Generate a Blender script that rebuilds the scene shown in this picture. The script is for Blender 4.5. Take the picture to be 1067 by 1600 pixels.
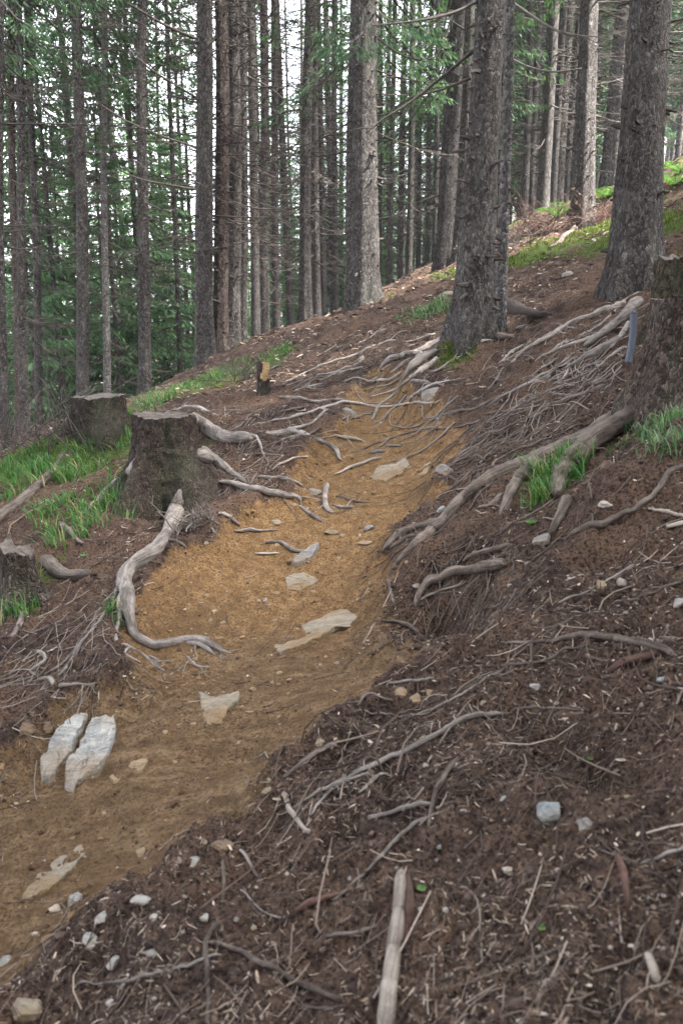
import bpy, math, random
import numpy as np
from mathutils import Vector

for o in list(bpy.data.objects):
    bpy.data.objects.remove(o)
SC = bpy.context.scene
COL = SC.collection
RNG = np.random.default_rng(7)
random.seed(7)

# ------------------------------------------------------------------ camera, sky, sun, exposure
F_PX, PITCH = 1244.0, math.radians(-13.0)          # photograph is 1067 x 1600
cam = bpy.data.cameras.new('camera')
cam.sensor_fit = 'VERTICAL'; cam.sensor_height = 36.0
cam.lens = F_PX * 36.0 / 1600.0
cam.clip_start = 0.05; cam.clip_end = 6000
cam.dof.use_dof = True; cam.dof.focus_distance = 6.0; cam.dof.aperture_fstop = 4.0
camo = bpy.data.objects.new('camera', cam); COL.objects.link(camo)
camo.rotation_euler = (math.radians(90) + PITCH, 0, 0)
SC.camera = camo

SUN_EL, SUN_AZ = math.radians(52), math.radians(102)    # azimuth clockwise from +Y: behind the camera, to the right
wd = bpy.data.worlds.new('World'); SC.world = wd; wd.use_nodes = True
nt = wd.node_tree; nt.nodes.clear()
sky = nt.nodes.new('ShaderNodeTexSky'); sky.sky_type = 'NISHITA'; sky.sun_disc = False
sky.sun_elevation = SUN_EL; sky.sun_rotation = SUN_AZ; sky.air_density = 1.0; sky.dust_density = 3.0
bw = nt.nodes.new('ShaderNodeRGBToBW')
comb = nt.nodes.new('ShaderNodeMix'); comb.data_type = 'RGBA'
cld = nt.nodes.new('ShaderNodeTexNoise'); cld.inputs['Scale'].default_value = 3.0; cld.inputs['Detail'].default_value = 5
ramp = nt.nodes.new('ShaderNodeMapRange'); ramp.inputs['From Min'].default_value = .35; ramp.inputs['From Max'].default_value = .6
ramp.inputs['To Min'].default_value = .75; ramp.inputs['To Max'].default_value = 1.0
tc = nt.nodes.new('ShaderNodeTexCoord')
whiten = nt.nodes.new('ShaderNodeMix'); whiten.data_type = 'RGBA'; whiten.blend_type = 'MULTIPLY'
whiten.inputs[0].default_value = 1.0; whiten.inputs[7].default_value = (1.0, 1.0, 1.06, 1)
bg = nt.nodes.new('ShaderNodeBackground'); bg.inputs['Strength'].default_value = 0.15
ow = nt.nodes.new('ShaderNodeOutputWorld')
L = nt.links.new
L(tc.outputs['Generated'], cld.inputs['Vector'])
L(cld.outputs['Fac'], ramp.inputs['Value'])
L(sky.outputs[0], bw.inputs[0])
L(ramp.outputs[0], comb.inputs[0]); L(sky.outputs[0], comb.inputs[6])
L(bw.outputs[0], whiten.inputs[6]); L(whiten.outputs[2], comb.inputs[7])
L(comb.outputs[2], bg.inputs[0]); L(bg.outputs[0], ow.inputs[0])

sl = bpy.data.lights.new('sun', 'SUN'); sl.energy = 5.0; sl.angle = math.radians(5); sl.color = (1.0, .95, .87)
so = bpy.data.objects.new('sun', sl); COL.objects.link(so)
so.rotation_euler = (math.pi/2 - SUN_EL, 0, math.pi - SUN_AZ)
so.location = (0, 0, 40)
SC.view_settings.view_transform = 'Standard'; SC.view_settings.look = 'None'
SC.view_settings.gamma = 1.0; SC.view_settings.use_curve_mapping = False
SC.view_settings.exposure = 3.35
SC.render.engine = 'CYCLES'
SC.cycles.max_bounces = 6; SC.cycles.diffuse_bounces = 3; SC.cycles.transparent_max_bounces = 4
SC.cycles.volume_bounces = 0; SC.cycles.use_denoising = True

# ------------------------------------------------------------------ maths helpers
def smooth(e0, e1, x):
    t = np.clip((x - e0) / (e1 - e0), 0, 1); return t*t*(3 - 2*t)
def _hash(ix, iy, seed):
    h = (ix.astype(np.int64) * 374761393 + iy.astype(np.int64) * 668265263 + seed * 974711) & 0x7fffffff
    h = ((h ^ (h >> 13)) * 1274126177) & 0x7fffffff
    return ((h ^ (h >> 16)) & 0xffff) / 65535.0
def noise2(x, y, seed=0):
    x = np.asarray(x, float); y = np.asarray(y, float)
    ix, iy = np.floor(x), np.floor(y); fx, fy = x - ix, y - iy
    fx = fx*fx*fx*(fx*(fx*6 - 15) + 10); fy = fy*fy*fy*(fy*(fy*6 - 15) + 10)
    a = _hash(ix, iy, seed); b = _hash(ix+1, iy, seed); c = _hash(ix, iy+1, seed); d = _hash(ix+1, iy+1, seed)
    return (a + (b-a)*fx)*(1-fy) + (c + (d-c)*fx)*fy - .5
def fbm(x, y, seed=0, oct=4):
    s = 0; a = 1.0
    for k in range(oct):
        s = s + a*noise2(x*2**k + 17.3*k, y*2**k - 9.1*k, seed + k); a *= .5
    return s
CP, SP = math.cos(PITCH), math.sin(PITCH)
def ray(px, py):
    u = (np.asarray(px, float) - 533.5) / F_PX; v = (800 - np.asarray(py, float)) / F_PX
    fwd = CP - v*SP; up = v*CP + SP
    return u/fwd, up/fwd, 1/fwd                     # x/y, z/y, camera depth over y (inverse)
def P(px, py, Y):
    a, b, _ = ray(px, py); return Vector((float(a)*Y, Y, float(b)*Y))
def scale_at(py, Y):
    """metres per photo pixel for a point at world distance Y seen at row py"""
    v = (800 - py) / F_PX
    return Y / (CP - v*SP) / F_PX

# ------------------------------------------------------------------ terrain height
CPX = [  # (px, py, Y) seen points of the ground
 (0,1600,1.50),(270,1600,1.38),(533,1600,1.29),(800,1600,1.19),(1067,1600,1.10),
 (0,1350,2.00),(300,1350,1.86),(533,1350,1.68),(800,1350,1.55),(1067,1320,1.45),
 (150,1200,2.45),(400,1200,2.34),(600,1200,2.10),(850,1180,1.86),(1067,1150,1.74),
 (0,1100,2.95),(250,1080,2.85),(450,1060,2.86),(620,1050,2.62),(820,1040,2.28),(1067,1000,2.15),
 (60,960,3.75),(250,930,3.75),(430,920,3.75),(560,930,3.55),(680,930,3.05),(850,900,2.80),(1067,880,2.60),
 (70,830,4.75),(265,785,5.0),(400,800,4.75),(530,800,4.55),(620,800,4.35),(730,800,3.75),(880,820,3.15),(1000,760,3.15),(1067,720,3.3),
 (60,720,6.3),(200,690,6.6),(390,690,6.0),(520,700,5.7),(640,690,5.5),(760,690,4.9),(900,680,4.3),(1025,640,4.25),
 (180,650,7.8),(330,620,8.0),(430,610,7.8),(600,605,6.9),(720,580,6.5),(850,560,5.9),(950,530,5.6),
 (300,590,10.2),(400,550,10.6),(480,540,9.6),(620,535,8.4),(745,522,7.7),(850,470,7.6),(985,455,6.8),(1067,440,6.4),
 (870,335,14.5),(940,305,15.0),(1000,285,15.0),(1067,247,14.5),
 (345,560,12.8),(430,522,14.5),(500,500,14.0),(565,480,11.6),(650,440,12.8),(700,420,13.2),(800,395,11.5),(905,358,13.0),(1000,330,12.0),(1067,300,11.5),
]
CXYZ = [(-4.5,13,-1.75),(-6.5,16,-2.8),(-3.2,15,-1.3),(-20,15,-6.5),(-20,40,-13),(-8,25,-5.2),(-1.5,22,-.9),(1.5,25,.6),(0,40,-2.5),(6,20,2.9),
 (12,25,5.0),(10,42,4.2),(22,40,9),(22,20,8.6),(-40,60,-24),(0,75,-9),(40,70,15),(-10,5,-4.2),(9,3,2.0),(-4,0,-2.9),(4,0,-.2),(0,0,-1.62),
 (0,-5,-2.3),(10,-5,.8),(-10,-5,-5.2),(-40,-10,-15),(40,-10,11),(40,30,15),(-40,20,-14)]
_pts = [tuple(P(*c)) for c in CPX] + CXYZ
_pts = np.array(_pts)
def _tps_u(r2): return np.where(r2 > 1e-12, .5*r2*np.log(np.maximum(r2, 1e-12)), 0)
def _warp(x, y):                                   # compress distance so near and far control points weigh alike
    r = np.hypot(x, y); k = np.log1p(r/1.5)/np.maximum(r, 1e-6); return x*k, y*k
def _tps_fit():
    x, y, z = _pts.T
    base = -1.5 + .30*x + .141*y
    X, Y = _warp(x, y); n = len(x)
    K = _tps_u((X[:,None]-X)**2 + (Y[:,None]-Y)**2) + np.eye(n)*3e-3
    Pm = np.c_[np.ones(n), X, Y]
    A = np.zeros((n+3, n+3)); A[:n,:n] = K; A[:n,n:] = Pm; A[n:,:n] = Pm.T
    return np.linalg.solve(A, np.r_[z - base, 0, 0, 0]), X, Y
_W, _CX, _CY = _tps_fit()
def H0(x, y):
    x = np.asarray(x, float); y = np.asarray(y, float); sh = x.shape
    x = x.ravel(); y = y.ravel(); out = np.empty_like(x)
    for i in range(0, len(x), 60000):
        X, Y = _warp(x[i:i+60000], y[i:i+60000])
        U = _tps_u((X[:,None]-_CX)**2 + (Y[:,None]-_CY)**2)
        d = U @ _W[:-3] + _W[-3] + _W[-2]*X + _W[-1]*Y
        out[i:i+60000] = -1.5 + .30*x[i:i+60000] + .141*y[i:i+60000] + d
    return out.reshape(sh)
def hit(px, py, Hf, y0=.7, y1=120.0):
    """first ground point along the sight line through a photo pixel"""
    px = np.atleast_1d(np.asarray(px, float)); py = np.atleast_1d(np.asarray(py, float))
    a, b, _ = ray(px, py)
    ys = np.geomspace(y0, y1, 260)
    g = b[:,None]*ys - Hf(a[:,None]*ys, np.broadcast_to(ys, (len(a), len(ys))))
    below = g < 0
    k = np.argmax(below, 1); k[~below.any(1)] = len(ys)-1; k = np.maximum(k, 1)
    lo, hi = ys[k-1], ys[k]
    for _ in range(12):
        m = .5*(lo+hi); bl = b*m - Hf(a*m, m) < 0
        hi = np.where(bl, m, hi); lo = np.where(bl, lo, m)
    m = .5*(lo+hi)
    return np.c_[a*m, m, Hf(a*m, m)]
def seg_sd(x, y, poly):
    """signed distance to polygon, positive inside"""
    d2 = np.full(x.shape, 1e9); ins = np.zeros(x.shape, bool); n = len(poly)
    for i in range(n):
        ax, ay = poly[i]; bx, by = poly[(i+1) % n]
        ex, ey = bx-ax, by-ay; t = np.clip(((x-ax)*ex + (y-ay)*ey)/(ex*ex+ey*ey+1e-12), 0, 1)
        d2 = np.minimum(d2, (x-ax-t*ex)**2 + (y-ay-t*ey)**2)
        c = ((ay > y) != (by > y)) & (x < (bx-ax)*(y-ay)/(by-ay+1e-12) + ax); ins ^= c
    return np.where(ins, 1, -1)*np.sqrt(d2)
TRAIL_PX = [(640,588),(655,622),(735,665),(725,690),(700,718),(690,745),(698,772),(660,800),(622,828),(600,860),(607,905),(615,965),(650,1000),
 (648,1040),(600,1082),(520,1132),(450,1200),(395,1255),(300,1305),(220,1370),(120,1430),(40,1500),(0,1530),(-90,1580),(-140,1200),(0,1185),
 (40,1135),(90,1095),(180,1062),(190,1010),(205,960),(225,915),(280,870),(335,850),(345,812),(400,790),(450,772),(455,730),(480,692),(520,670),(545,640),(550,605),(580,580)]
TRAIL = hit(*np.array(TRAIL_PX).T, H0)[:, :2]
# local hollows (-) and mounds (+): px, py, radius m, height m
BUMPS = [(690,905,.20,-.14),(730,930,.18,-.12),(905,1150,.13,-.08),(985,1180,.12,-.07),(830,1120,.10,-.05),(620,1230,.08,-.035),(930,870,.12,-.05),(1000,755,.30,.10),(1010,700,.22,.05),(245,790,.16,-.07),
 (712,556,.22,.10),(640,575,.4,.05),(850,845,.15,-.06),(60,1060,.25,-.08),(400,700,.35,.04),(150,690,.5,.12),(820,500,.25,-.05),(700,1160,.2,.03),
 (560,1120,.22,.035),(480,1180,.2,.03),(330,1260,.25,.03),(760,760,.2,.05),(300,900,.3,.03)]
BW = hit([b[0] for b in BUMPS], [b[1] for b in BUMPS], H0)
def trail_mask(x, y):
    sd = np.full(x.shape, -9.0)
    m = (y < 11) & (y > .5) & (np.abs(x) < 5)
    if m.any():
        xx, yy = x[m], y[m]
        sd[m] = seg_sd(xx, yy, TRAIL) + .13*fbm(xx*3, yy*3, 31, 3) + .06*fbm(xx*14, yy*14, 33, 3)
    return sd
def Hf(x, y, want=False):
    x = np.asarray(x, float); y = np.asarray(y, float)
    h = H0(x, y); sd = trail_mask(x, y)
    t = smooth(-.04, .10, sd)
    h = h - .10*smooth(-.04, .20, sd) + .035*np.exp(-((sd + .09)/.08)**2)
    for (px, py, r, a), (bx, by, _) in zip(BUMPS, BW):
        h = h + 1.5*a*np.exp(-((x-bx)**2 + (y-by)**2)/(r*r))
    r = np.hypot(x, y)
    fine = smooth(26, 8, r)
    rough = fbm(x*2.6, y*2.6, 3, 3)*.10 + (fbm(x*11, y*11, 5, 3)*.042 + np.abs(fbm(x*27, y*27, 9, 3))*.030 + fbm(x*70, y*70, 13, 2)*.010)*fine
    soft = fbm(x*3.2, y*3.2, 4, 2)*.030 + (fbm(x*9 + y*5, y*3 - x*3, 6, 3)*.018 + fbm(x*38, y*38, 8, 3)*.010)*fine
    h = h + rough*(1-t) + soft*t + fbm(x*.35, y*.35, 2, 2)*.25*smooth(7, 18, r)
    return (h, sd) if want else h

# ------------------------------------------------------------------ object helpers
def tag(o, label=None, cat=None, group=None, kind=None):
    if label: o['label'] = label
    if cat: o['category'] = cat
    if group: o['group'] = group
    if kind: o['kind'] = kind
    return o
def link(o, parent=None):
    COL.objects.link(o)
    if parent is not None: o.parent = parent
    return o
def empty(name, loc=(0,0,0), rz=0):
    o = bpy.data.objects.new(name, None); o.location = loc; o.rotation_euler = (0,0,rz); o.empty_display_size = .2
    return link(o)
def np_mesh(name, V, F, mat=None, smooth_=True):
    V = np.ascontiguousarray(V, np.float32); F = np.ascontiguousarray(F, np.int32)
    me = bpy.data.meshes.new(name); n, k = F.shape
    me.vertices.add(len(V)); me.vertices.foreach_set('co', V.ravel())
    me.loops.add(n*k); me.loops.foreach_set('vertex_index', F.ravel())
    me.polygons.add(n); me.polygons.foreach_set('loop_start', np.arange(0, n*k, k, dtype=np.int32))
    me.polygons.foreach_set('use_smooth', np.full(n, smooth_, bool))
    if mat: me.materials.append(mat)
    me.update(calc_edges=True)
    return me
def obj(name, me, parent=None, loc=None):
    o = bpy.data.objects.new(name, me)
    if loc is not None: o.location = loc
    return link(o, parent)
class MB:
    """collects vertices and quads"""
    def __init__(s): s.V = []; s.F = []; s.n = 0
    def add(s, V, F):
        V = np.asarray(V, float); F = np.asarray(F, int)
        if F.shape[1] == 3: F = np.c_[F, F[:, 2]]
        s.V.append(V); s.F.append(F + s.n); s.n += len(V)
    def mesh(s, name, mat, smooth_=True, origin=None):
        V = np.concatenate(s.V); F = np.concatenate(s.F)
        if origin is not None: V = V - np.asarray(origin)
        tri = F[:, 2] == F[:, 3]
        if tri.all(): return np_mesh(name, V, F[:, :3], mat, smooth_)
        if not tri.any(): return np_mesh(name, V, F, mat, smooth_)
        me = bpy.data.meshes.new(name)
        me.from_pydata(V.tolist(), [], [list(f[:3]) if t else list(f) for f, t in zip(F.tolist(), tri)])
        me.polygons.foreach_set('use_smooth', np.full(len(F), smooth_, bool))
        if mat: me.materials.append(mat)
        me.update(); return me
def catmull(pts, n):
    """resample control rows (k columns) to n rows along a centripetal-ish Catmull-Rom curve"""
    p = np.asarray(pts, float)
    if len(p) == 2: return p[0] + (p[1]-p[0])*np.linspace(0, 1, n)[:, None]
    q = np.vstack([2*p[0]-p[1], p, 2*p[-1]-p[-2]])
    seg = np.linalg.norm(np.diff(p[:, :2], axis=0), axis=1)**.6; s = np.r_[0, np.cumsum(seg)]
    t = np.linspace(0, s[-1], n); k = np.clip(np.searchsorted(s, t, side='right')-1, 0, len(p)-2)
    u = ((t - s[k])/np.maximum(seg[k], 1e-9))[:, None]
    a, b, c, d = q[k], q[k+1], q[k+2], q[k+3]
    return .5*(2*b + (c-a)*u + (2*a-5*b+4*c-d)*u*u + (3*b-a-3*c+d)*u**3)
def tube(path, rad, sides=8, seed=0, rough=.0, cap=True, lobes=None, sq=1.0):
    """tube along a path (n,3) with radii (n); rough = relative radius noise"""
    path = np.asarray(path, float); rad = np.asarray(rad, float); n = len(path)
    tg = np.gradient(path, axis=0); tg /= np.linalg.norm(tg, axis=1)[:, None] + 1e-12
    up = np.array([0, 0, 1.0]) if abs(tg[:, 2]).mean() < .8 else np.array([0, 1.0, 0])
    sx = np.cross(tg, up); sx /= np.linalg.norm(sx, axis=1)[:, None] + 1e-9
    sz = np.cross(sx, tg)
    th = np.linspace(0, 2*math.pi, sides, endpoint=False)
    s = np.r_[0, np.cumsum(np.linalg.norm(np.diff(path, axis=0), axis=1))]
    R = np.repeat(rad[:, None], sides, 1)
    if rough:
        rm = max(rad.mean(), 1e-4)
        A = np.cos(th)[None]*1.3 + seed*3.1; B = np.sin(th)[None]*1.3
        ss = s[:, None]/rm
        R = R*(1 + rough*(fbm(ss*.35 + A, B + 5 + ss*.08, seed, 3) + .6*noise2(ss*.9 + A*2.2, B*2.2, seed+9)))
    if lobes is not None: R = R*lobes(s[:, None], th[None])
    V = path[:, None] + sx[:, None]*(np.cos(th)[None, :, None]*R[..., None]) + sz[:, None]*(np.sin(th)[None, :, None]*R[..., None]*sq)
    V = V.reshape(-1, 3)
    i = np.arange(n-1)[:, None]*sides; j = np.arange(sides)[None]; j2 = (j+1) % sides
    F = np.stack([i+j, i+j2, i+sides+j2, i+sides+j], -1).reshape(-1, 4)
    if cap:
        V = np.vstack([V, path[0], path[-1]]); a = n*sides
        jj = np.arange(sides); kk = (jj+1) % sides
        F = np.vstack([F, np.c_[kk, jj, np.full(sides, a), np.full(sides, a)],
                       np.c_[(n-1)*sides+jj, (n-1)*sides+kk, np.full(sides, a+1), np.full(sides, a+1)]])
    return V, F
def tubes_np(A, B, r0, r1, bend, sides=3, segs=2):
    """many thin bent tubes at once: A, B ends (n,3); bend offset at the middle (n,3)"""
    n = len(A); t = np.linspace(0, 1, segs+1)
    path = A[:, None] + (B-A)[:, None]*t[None, :, None] + bend[:, None]*(4*t*(1-t))[None, :, None]
    tg = (B-A)/(np.linalg.norm(B-A, axis=1)[:, None]+1e-9)
    ref = np.where(np.abs(tg[:, 2:3]) < .8, np.array([[0, 0, 1.0]]), np.array([[1.0, 0, 0]]))
    sx = np.cross(tg, ref); sx /= np.linalg.norm(sx, axis=1)[:, None]; sz = np.cross(sx, tg)
    th = np.linspace(0, 2*math.pi, sides, endpoint=False)
    R = r0[:, None]*(1-t) + r1[:, None]*t
    V = path[:, :, None] + R[:, :, None, None]*(np.cos(th)[None, None, :, None]*sx[:, None, None] + np.sin(th)[None, None, :, None]*sz[:, None, None])
    i = np.arange(segs)[:, None]*sides; j = np.arange(sides)[None]; j2 = (j+1) % sides
    F = np.stack([i+j, i+j2, i+sides+j2, i+sides+j], -1).reshape(1, -1, 4) + (np.arange(n)*(segs+1)*sides)[:, None, None]
    return V.reshape(-1, 3), F.reshape(-1, 4)

# ------------------------------------------------------------------ materials
def new_mat(name, rough=.9):
    m = bpy.data.materials.new(name); m.use_nodes = True
    nt = m.node_tree; b = nt.nodes['Principled BSDF']; b.inputs['Roughness'].default_value = rough
    b.inputs['Specular IOR Level'].default_value = .25
    return m, nt, b
def nnode(nt, t, **kw):
    n = nt.nodes.new(t)
    for k, v in kw.items():
        if k in n.inputs: n.inputs[k].default_value = v
        else: setattr(n, k, v)
    return n
def tex_coord(nt, scale=(1,1,1), use='Object'):
    t = nnode(nt, 'ShaderNodeTexCoord'); m = nnode(nt, 'ShaderNodeMapping'); m.inputs['Scale'].default_value = scale
    nt.links.new(t.outputs[use], m.inputs['Vector']); return m.outputs[0]
def noise(nt, vec, scale, detail=4, rough=.6, dist=0):
    n = nnode(nt, 'ShaderNodeTexNoise', Scale=scale, Detail=detail, Roughness=rough, Distortion=dist)
    if vec is not None: nt.links.new(vec, n.inputs['Vector'])
    return n.outputs['Fac']
def cramp(nt, fac, stops):
    r = nnode(nt, 'ShaderNodeValToRGB'); e = r.color_ramp.elements
    while len(e) < len(stops): e.new(.5)
    for el, (p, c) in zip(e, stops): el.position = p; el.color = (*c, 1)
    nt.links.new(fac, r.inputs[0]); return r.outputs[0]
def mixc(nt, fac, a, b, mode='MIX'):
    m = nnode(nt, 'ShaderNodeMix'); m.data_type = 'RGBA'; m.blend_type = mode
    for s, v in ((0, fac), (6, a), (7, b)):
        if isinstance(v, (int, float)): m.inputs[s].default_value = v
        elif isinstance(v, tuple): m.inputs[s].default_value = (*v, 1)
        else: nt.links.new(v, m.inputs[s])
    return m.outputs[2]
def maprange(nt, v, a, b, c=0., d=1.):
    m = nnode(nt, 'ShaderNodeMapRange'); m.inputs[1].default_value = a; m.inputs[2].default_value = b
    m.inputs[3].default_value = c; m.inputs[4].default_value = d; nt.links.new(v, m.inputs[0]); return m.outputs[0]
def math_(nt, op, a, b=None):
    m = nnode(nt, 'ShaderNodeMath', operation=op)
    for i, v in enumerate((a, b)):
        if v is None: continue
        if isinstance(v, (int, float)): m.inputs[i].default_value = v
        else: nt.links.new(v, m.inputs[i])
    return m.outputs[0]
def bump(nt, b, h, dist, strength=1.0, prev=None):
    n = nnode(nt, 'ShaderNodeBump', Strength=strength, Distance=dist); nt.links.new(h, n.inputs['Height'])
    if prev is not None: nt.links.new(prev, n.inputs['Normal'])
    nt.links.new(n.outputs[0], b.inputs['Normal']); return n.outputs[0]

def mat_ground():
    m, nt, b = new_mat('forest_soil', .95); b.inputs['Specular IOR Level'].default_value = .15
    at = nnode(nt, 'ShaderNodeAttribute', attribute_name='soil'); sep = nnode(nt, 'ShaderNodeSeparateColor')
    nt.links.new(at.outputs['Color'], sep.inputs[0])
    trail, moss, pale = sep.outputs[0], sep.outputs[1], sep.outputs[2]
    vec = tex_coord(nt)
    n1 = noise(nt, vec, 2.2, 4); n2 = noise(nt, vec, 16, 5, .7); n3 = noise(nt, vec, 85, 3, .7); n4 = noise(nt, vec, 260, 2, .7)
    humus = cramp(nt, n2, [(.32, (.008, .0052, .0045)), (.46, (.050, .032, .026)), (.6, (.112, .076, .060)), (.8, (.21, .155, .12))])
    humus = mixc(nt, maprange(nt, n1, .4, .64), humus, mixc(nt, n3, (.055, .031, .022), (.21, .132, .088)))
    fleck = maprange(nt, n4, .62, .72)
    humus = mixc(nt, math_(nt, 'MULTIPLY', fleck, .5), humus, (.27, .20, .145))
    humus = mixc(nt, maprange(nt, n3, .52, .36), humus, (.014, .009, .008))
    ora = cramp(nt, n2, [(.25, (.105, .058, .025)), (.45, (.21, .122, .054)), (.6, (.30, .185, .088)), (.8, (.38, .26, .145))])
    ora = mixc(nt, maprange(nt, n3, .55, .38), ora, (.095, .050, .023))
    ora = mixc(nt, maprange(nt, n4, .6, .7, 0, .6), ora, (.42, .30, .17))
    brn = cramp(nt, n2, [(.25, (.070, .042, .023)), (.5, (.155, .098, .053)), (.75, (.26, .18, .108))])
    brn = mixc(nt, maprange(nt, n3, .52, .38), brn, (.070, .042, .025))
    damp = noise(nt, vec, 1.6, 4, .65)
    ora = mixc(nt, maprange(nt, damp, .52, .66, 0, .6), ora, (.12, .072, .036))
    brn = mixc(nt, maprange(nt, damp, .5, .64, 0, .6), brn, (.115, .070, .036))
    mp = nnode(nt, 'ShaderNodeMapping'); mp.inputs['Rotation'].default_value = (0, 0, math.radians(-50)); mp.inputs['Scale'].default_value = (3, 26, 10)
    tcd = nnode(nt, 'ShaderNodeTexCoord'); nt.links.new(tcd.outputs['Object'], mp.inputs[0]); strk = noise(nt, mp.outputs[0], 1, 4, .7)
    brn = mixc(nt, maprange(nt, strk, .5, .7, 0, .55), brn, (.27, .19, .115))
    brn = mixc(nt, maprange(nt, strk, .46, .3, 0, .6), brn, (.085, .055, .034))
    soil = mixc(nt, pale, ora, brn)
    edge = math_(nt, 'ADD', trail, maprange(nt, noise(nt, vec, 22, 5, .75), .2, .8, -.42, .42))
    c = mixc(nt, maprange(nt, edge, .32, .68), humus, soil)
    mg = cramp(nt, n3, [(.3, (.022, .035, .010)), (.5, (.055, .085, .018)), (.75, (.13, .17, .035))])
    mfac = maprange(nt, math_(nt, 'ADD', moss, maprange(nt, n2, .2, .8, -.5, .5)), .45, .62)
    c = mixc(nt, mfac, c, mg)
    nt.links.new(c, b.inputs['Base Color'])
    hh = math_(nt, 'ADD', math_(nt, 'MULTIPLY', n2, 1.0), math_(nt, 'ADD', math_(nt, 'MULTIPLY', n3, .55), math_(nt, 'MULTIPLY', n4, .25)))
    bump(nt, b, hh, .035, 1.0)
    return m
def mat_bark(name, dark, mid, light, scale=1.0, lich=.3, green=.12):
    m, nt, b = new_mat(name, .92)
    vec = tex_coord(nt, (1, 1, .55))
    v = nnode(nt, 'ShaderNodeTexVoronoi', Scale=64*scale, feature='DISTANCE_TO_EDGE')
    wv = nnode(nt, 'ShaderNodeMix'); wv.data_type = 'VECTOR'; wv.inputs[0].default_value = .06
    nn = nnode(nt, 'ShaderNodeTexNoise', Scale=22*scale, Detail=3); nt.links.new(vec, nn.inputs['Vector'])
    nt.links.new(vec, wv.inputs[4]); nt.links.new(nn.outputs['Color'], wv.inputs[5]); nt.links.new(wv.outputs[1], v.inputs['Vector'])
    vc = nnode(nt, 'ShaderNodeTexVoronoi', Scale=64*scale); nt.links.new(wv.outputs[1], vc.inputs['Vector'])
    n1 = noise(nt, vec, 5*scale, 5, .65); n2 = noise(nt, vec, 60*scale, 4, .7)
    base = cramp(nt, math_(nt, 'ADD', math_(nt, 'MULTIPLY', n2, .6), math_(nt, 'MULTIPLY', vc.outputs['Color'], .4)),
                 [(.25, dark), (.5, mid), (.75, light)])
    base = mixc(nt, maprange(nt, v.outputs[0], .0, .10, .5, 0), base, tuple(d*.6 for d in dark))
    sc_ = nnode(nt, 'ShaderNodeSeparateColor'); nt.links.new(vc.outputs['Color'], sc_.inputs[0])
    flk = math_(nt, 'MULTIPLY', maprange(nt, sc_.outputs[0], .62, .95), maprange(nt, n1, .38, .6)); base = mixc(nt, math_(nt, 'MULTIPLY', flk, .75), base, tuple(min(.42, 1.5*l_) for l_ in light))
    base = mixc(nt, maprange(nt, sc_.outputs[1], .7, .3, 0, .55), base, tuple(.7*d for d in dark))
    base = mixc(nt, maprange(nt, n1, .5, .72, 0, lich), base, (.26, .27, .235))
    big = noise(nt, tex_coord(nt, (1, 1, .35)), 1.7, 3)
    base = mixc(nt, maprange(nt, big, .5, .68, 0, green), base, (.085, .105, .055))
    oi = nnode(nt, 'ShaderNodeObjectInfo')
    hs = nnode(nt, 'ShaderNodeHueSaturation'); hs.inputs['Value'].default_value = 1
    nt.links.new(maprange(nt, oi.outputs['Random'], 0, 1, .8, 1.2), hs.inputs['Value']); nt.links.new(base, hs.inputs['Color'])
    nt.links.new(hs.outputs[0], b.inputs['Base Color'])
    hgt = math_(nt, 'ADD', math_(nt, 'MULTIPLY', maprange(nt, v.outputs[0], 0, .25), .8), math_(nt, 'MULTIPLY', n2, .8))
    bump(nt, b, hgt, .030/scale**.5, 1.0)
    return m
def mat_wood(name, dark, light, grain=True, dirt=.35, dirtc=(.06, .042, .034), rough=.8, bd=.004):
    """weathered root or stick skin; Generated-free, fine streak noise"""
    m, nt, b = new_mat(name, rough)
    vec = tex_coord(nt); n3 = noise(nt, vec, 9, 4, .7)
    if grain:
        at = nnode(nt, 'ShaderNodeAttribute', attribute_name='grain'); mp = nnode(nt, 'ShaderNodeMapping'); mp.inputs['Scale'].default_value = (7, 75, 75)
        nt.links.new(at.outputs['Vector'], mp.inputs[0]); n1 = noise(nt, mp.outputs[0], 1.0, 5, .7, .5)
        n2 = noise(nt, vec, 150, 4, .75)
    else: n1 = noise(nt, vec, 22, 4, .65, .6); n2 = noise(nt, vec, 130, 3, .7)
    oi = nnode(nt, 'ShaderNodeObjectInfo')
    c = cramp(nt, math_(nt, 'ADD', math_(nt, 'MULTIPLY', n1, .65), math_(nt, 'MULTIPLY', n2, .35)), [(.34, tuple(d*.6 for d in dark)), (.43, dark), (.53, tuple(.5*(a+d) for a, d in zip(dark, light))), (.66, light)])
    c = mixc(nt, maprange(nt, math_(nt, 'ADD', n3, math_(nt, 'MULTIPLY', n2, .3)), .6, .8, 0, dirt*1.8), c, dirtc)
    hs = nnode(nt, 'ShaderNodeHueSaturation'); nt.links.new(maprange(nt, oi.outputs['Random'], 0, 1, .72, 1.15), hs.inputs['Value']); nt.links.new(c, hs.inputs['Color'])
    nt.links.new(hs.outputs[0], b.inputs['Base Color'])
    bump(nt, b, math_(nt, 'ADD', n1, math_(nt, 'MULTIPLY', n2, .6)), bd*2, .9)
    return m
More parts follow.
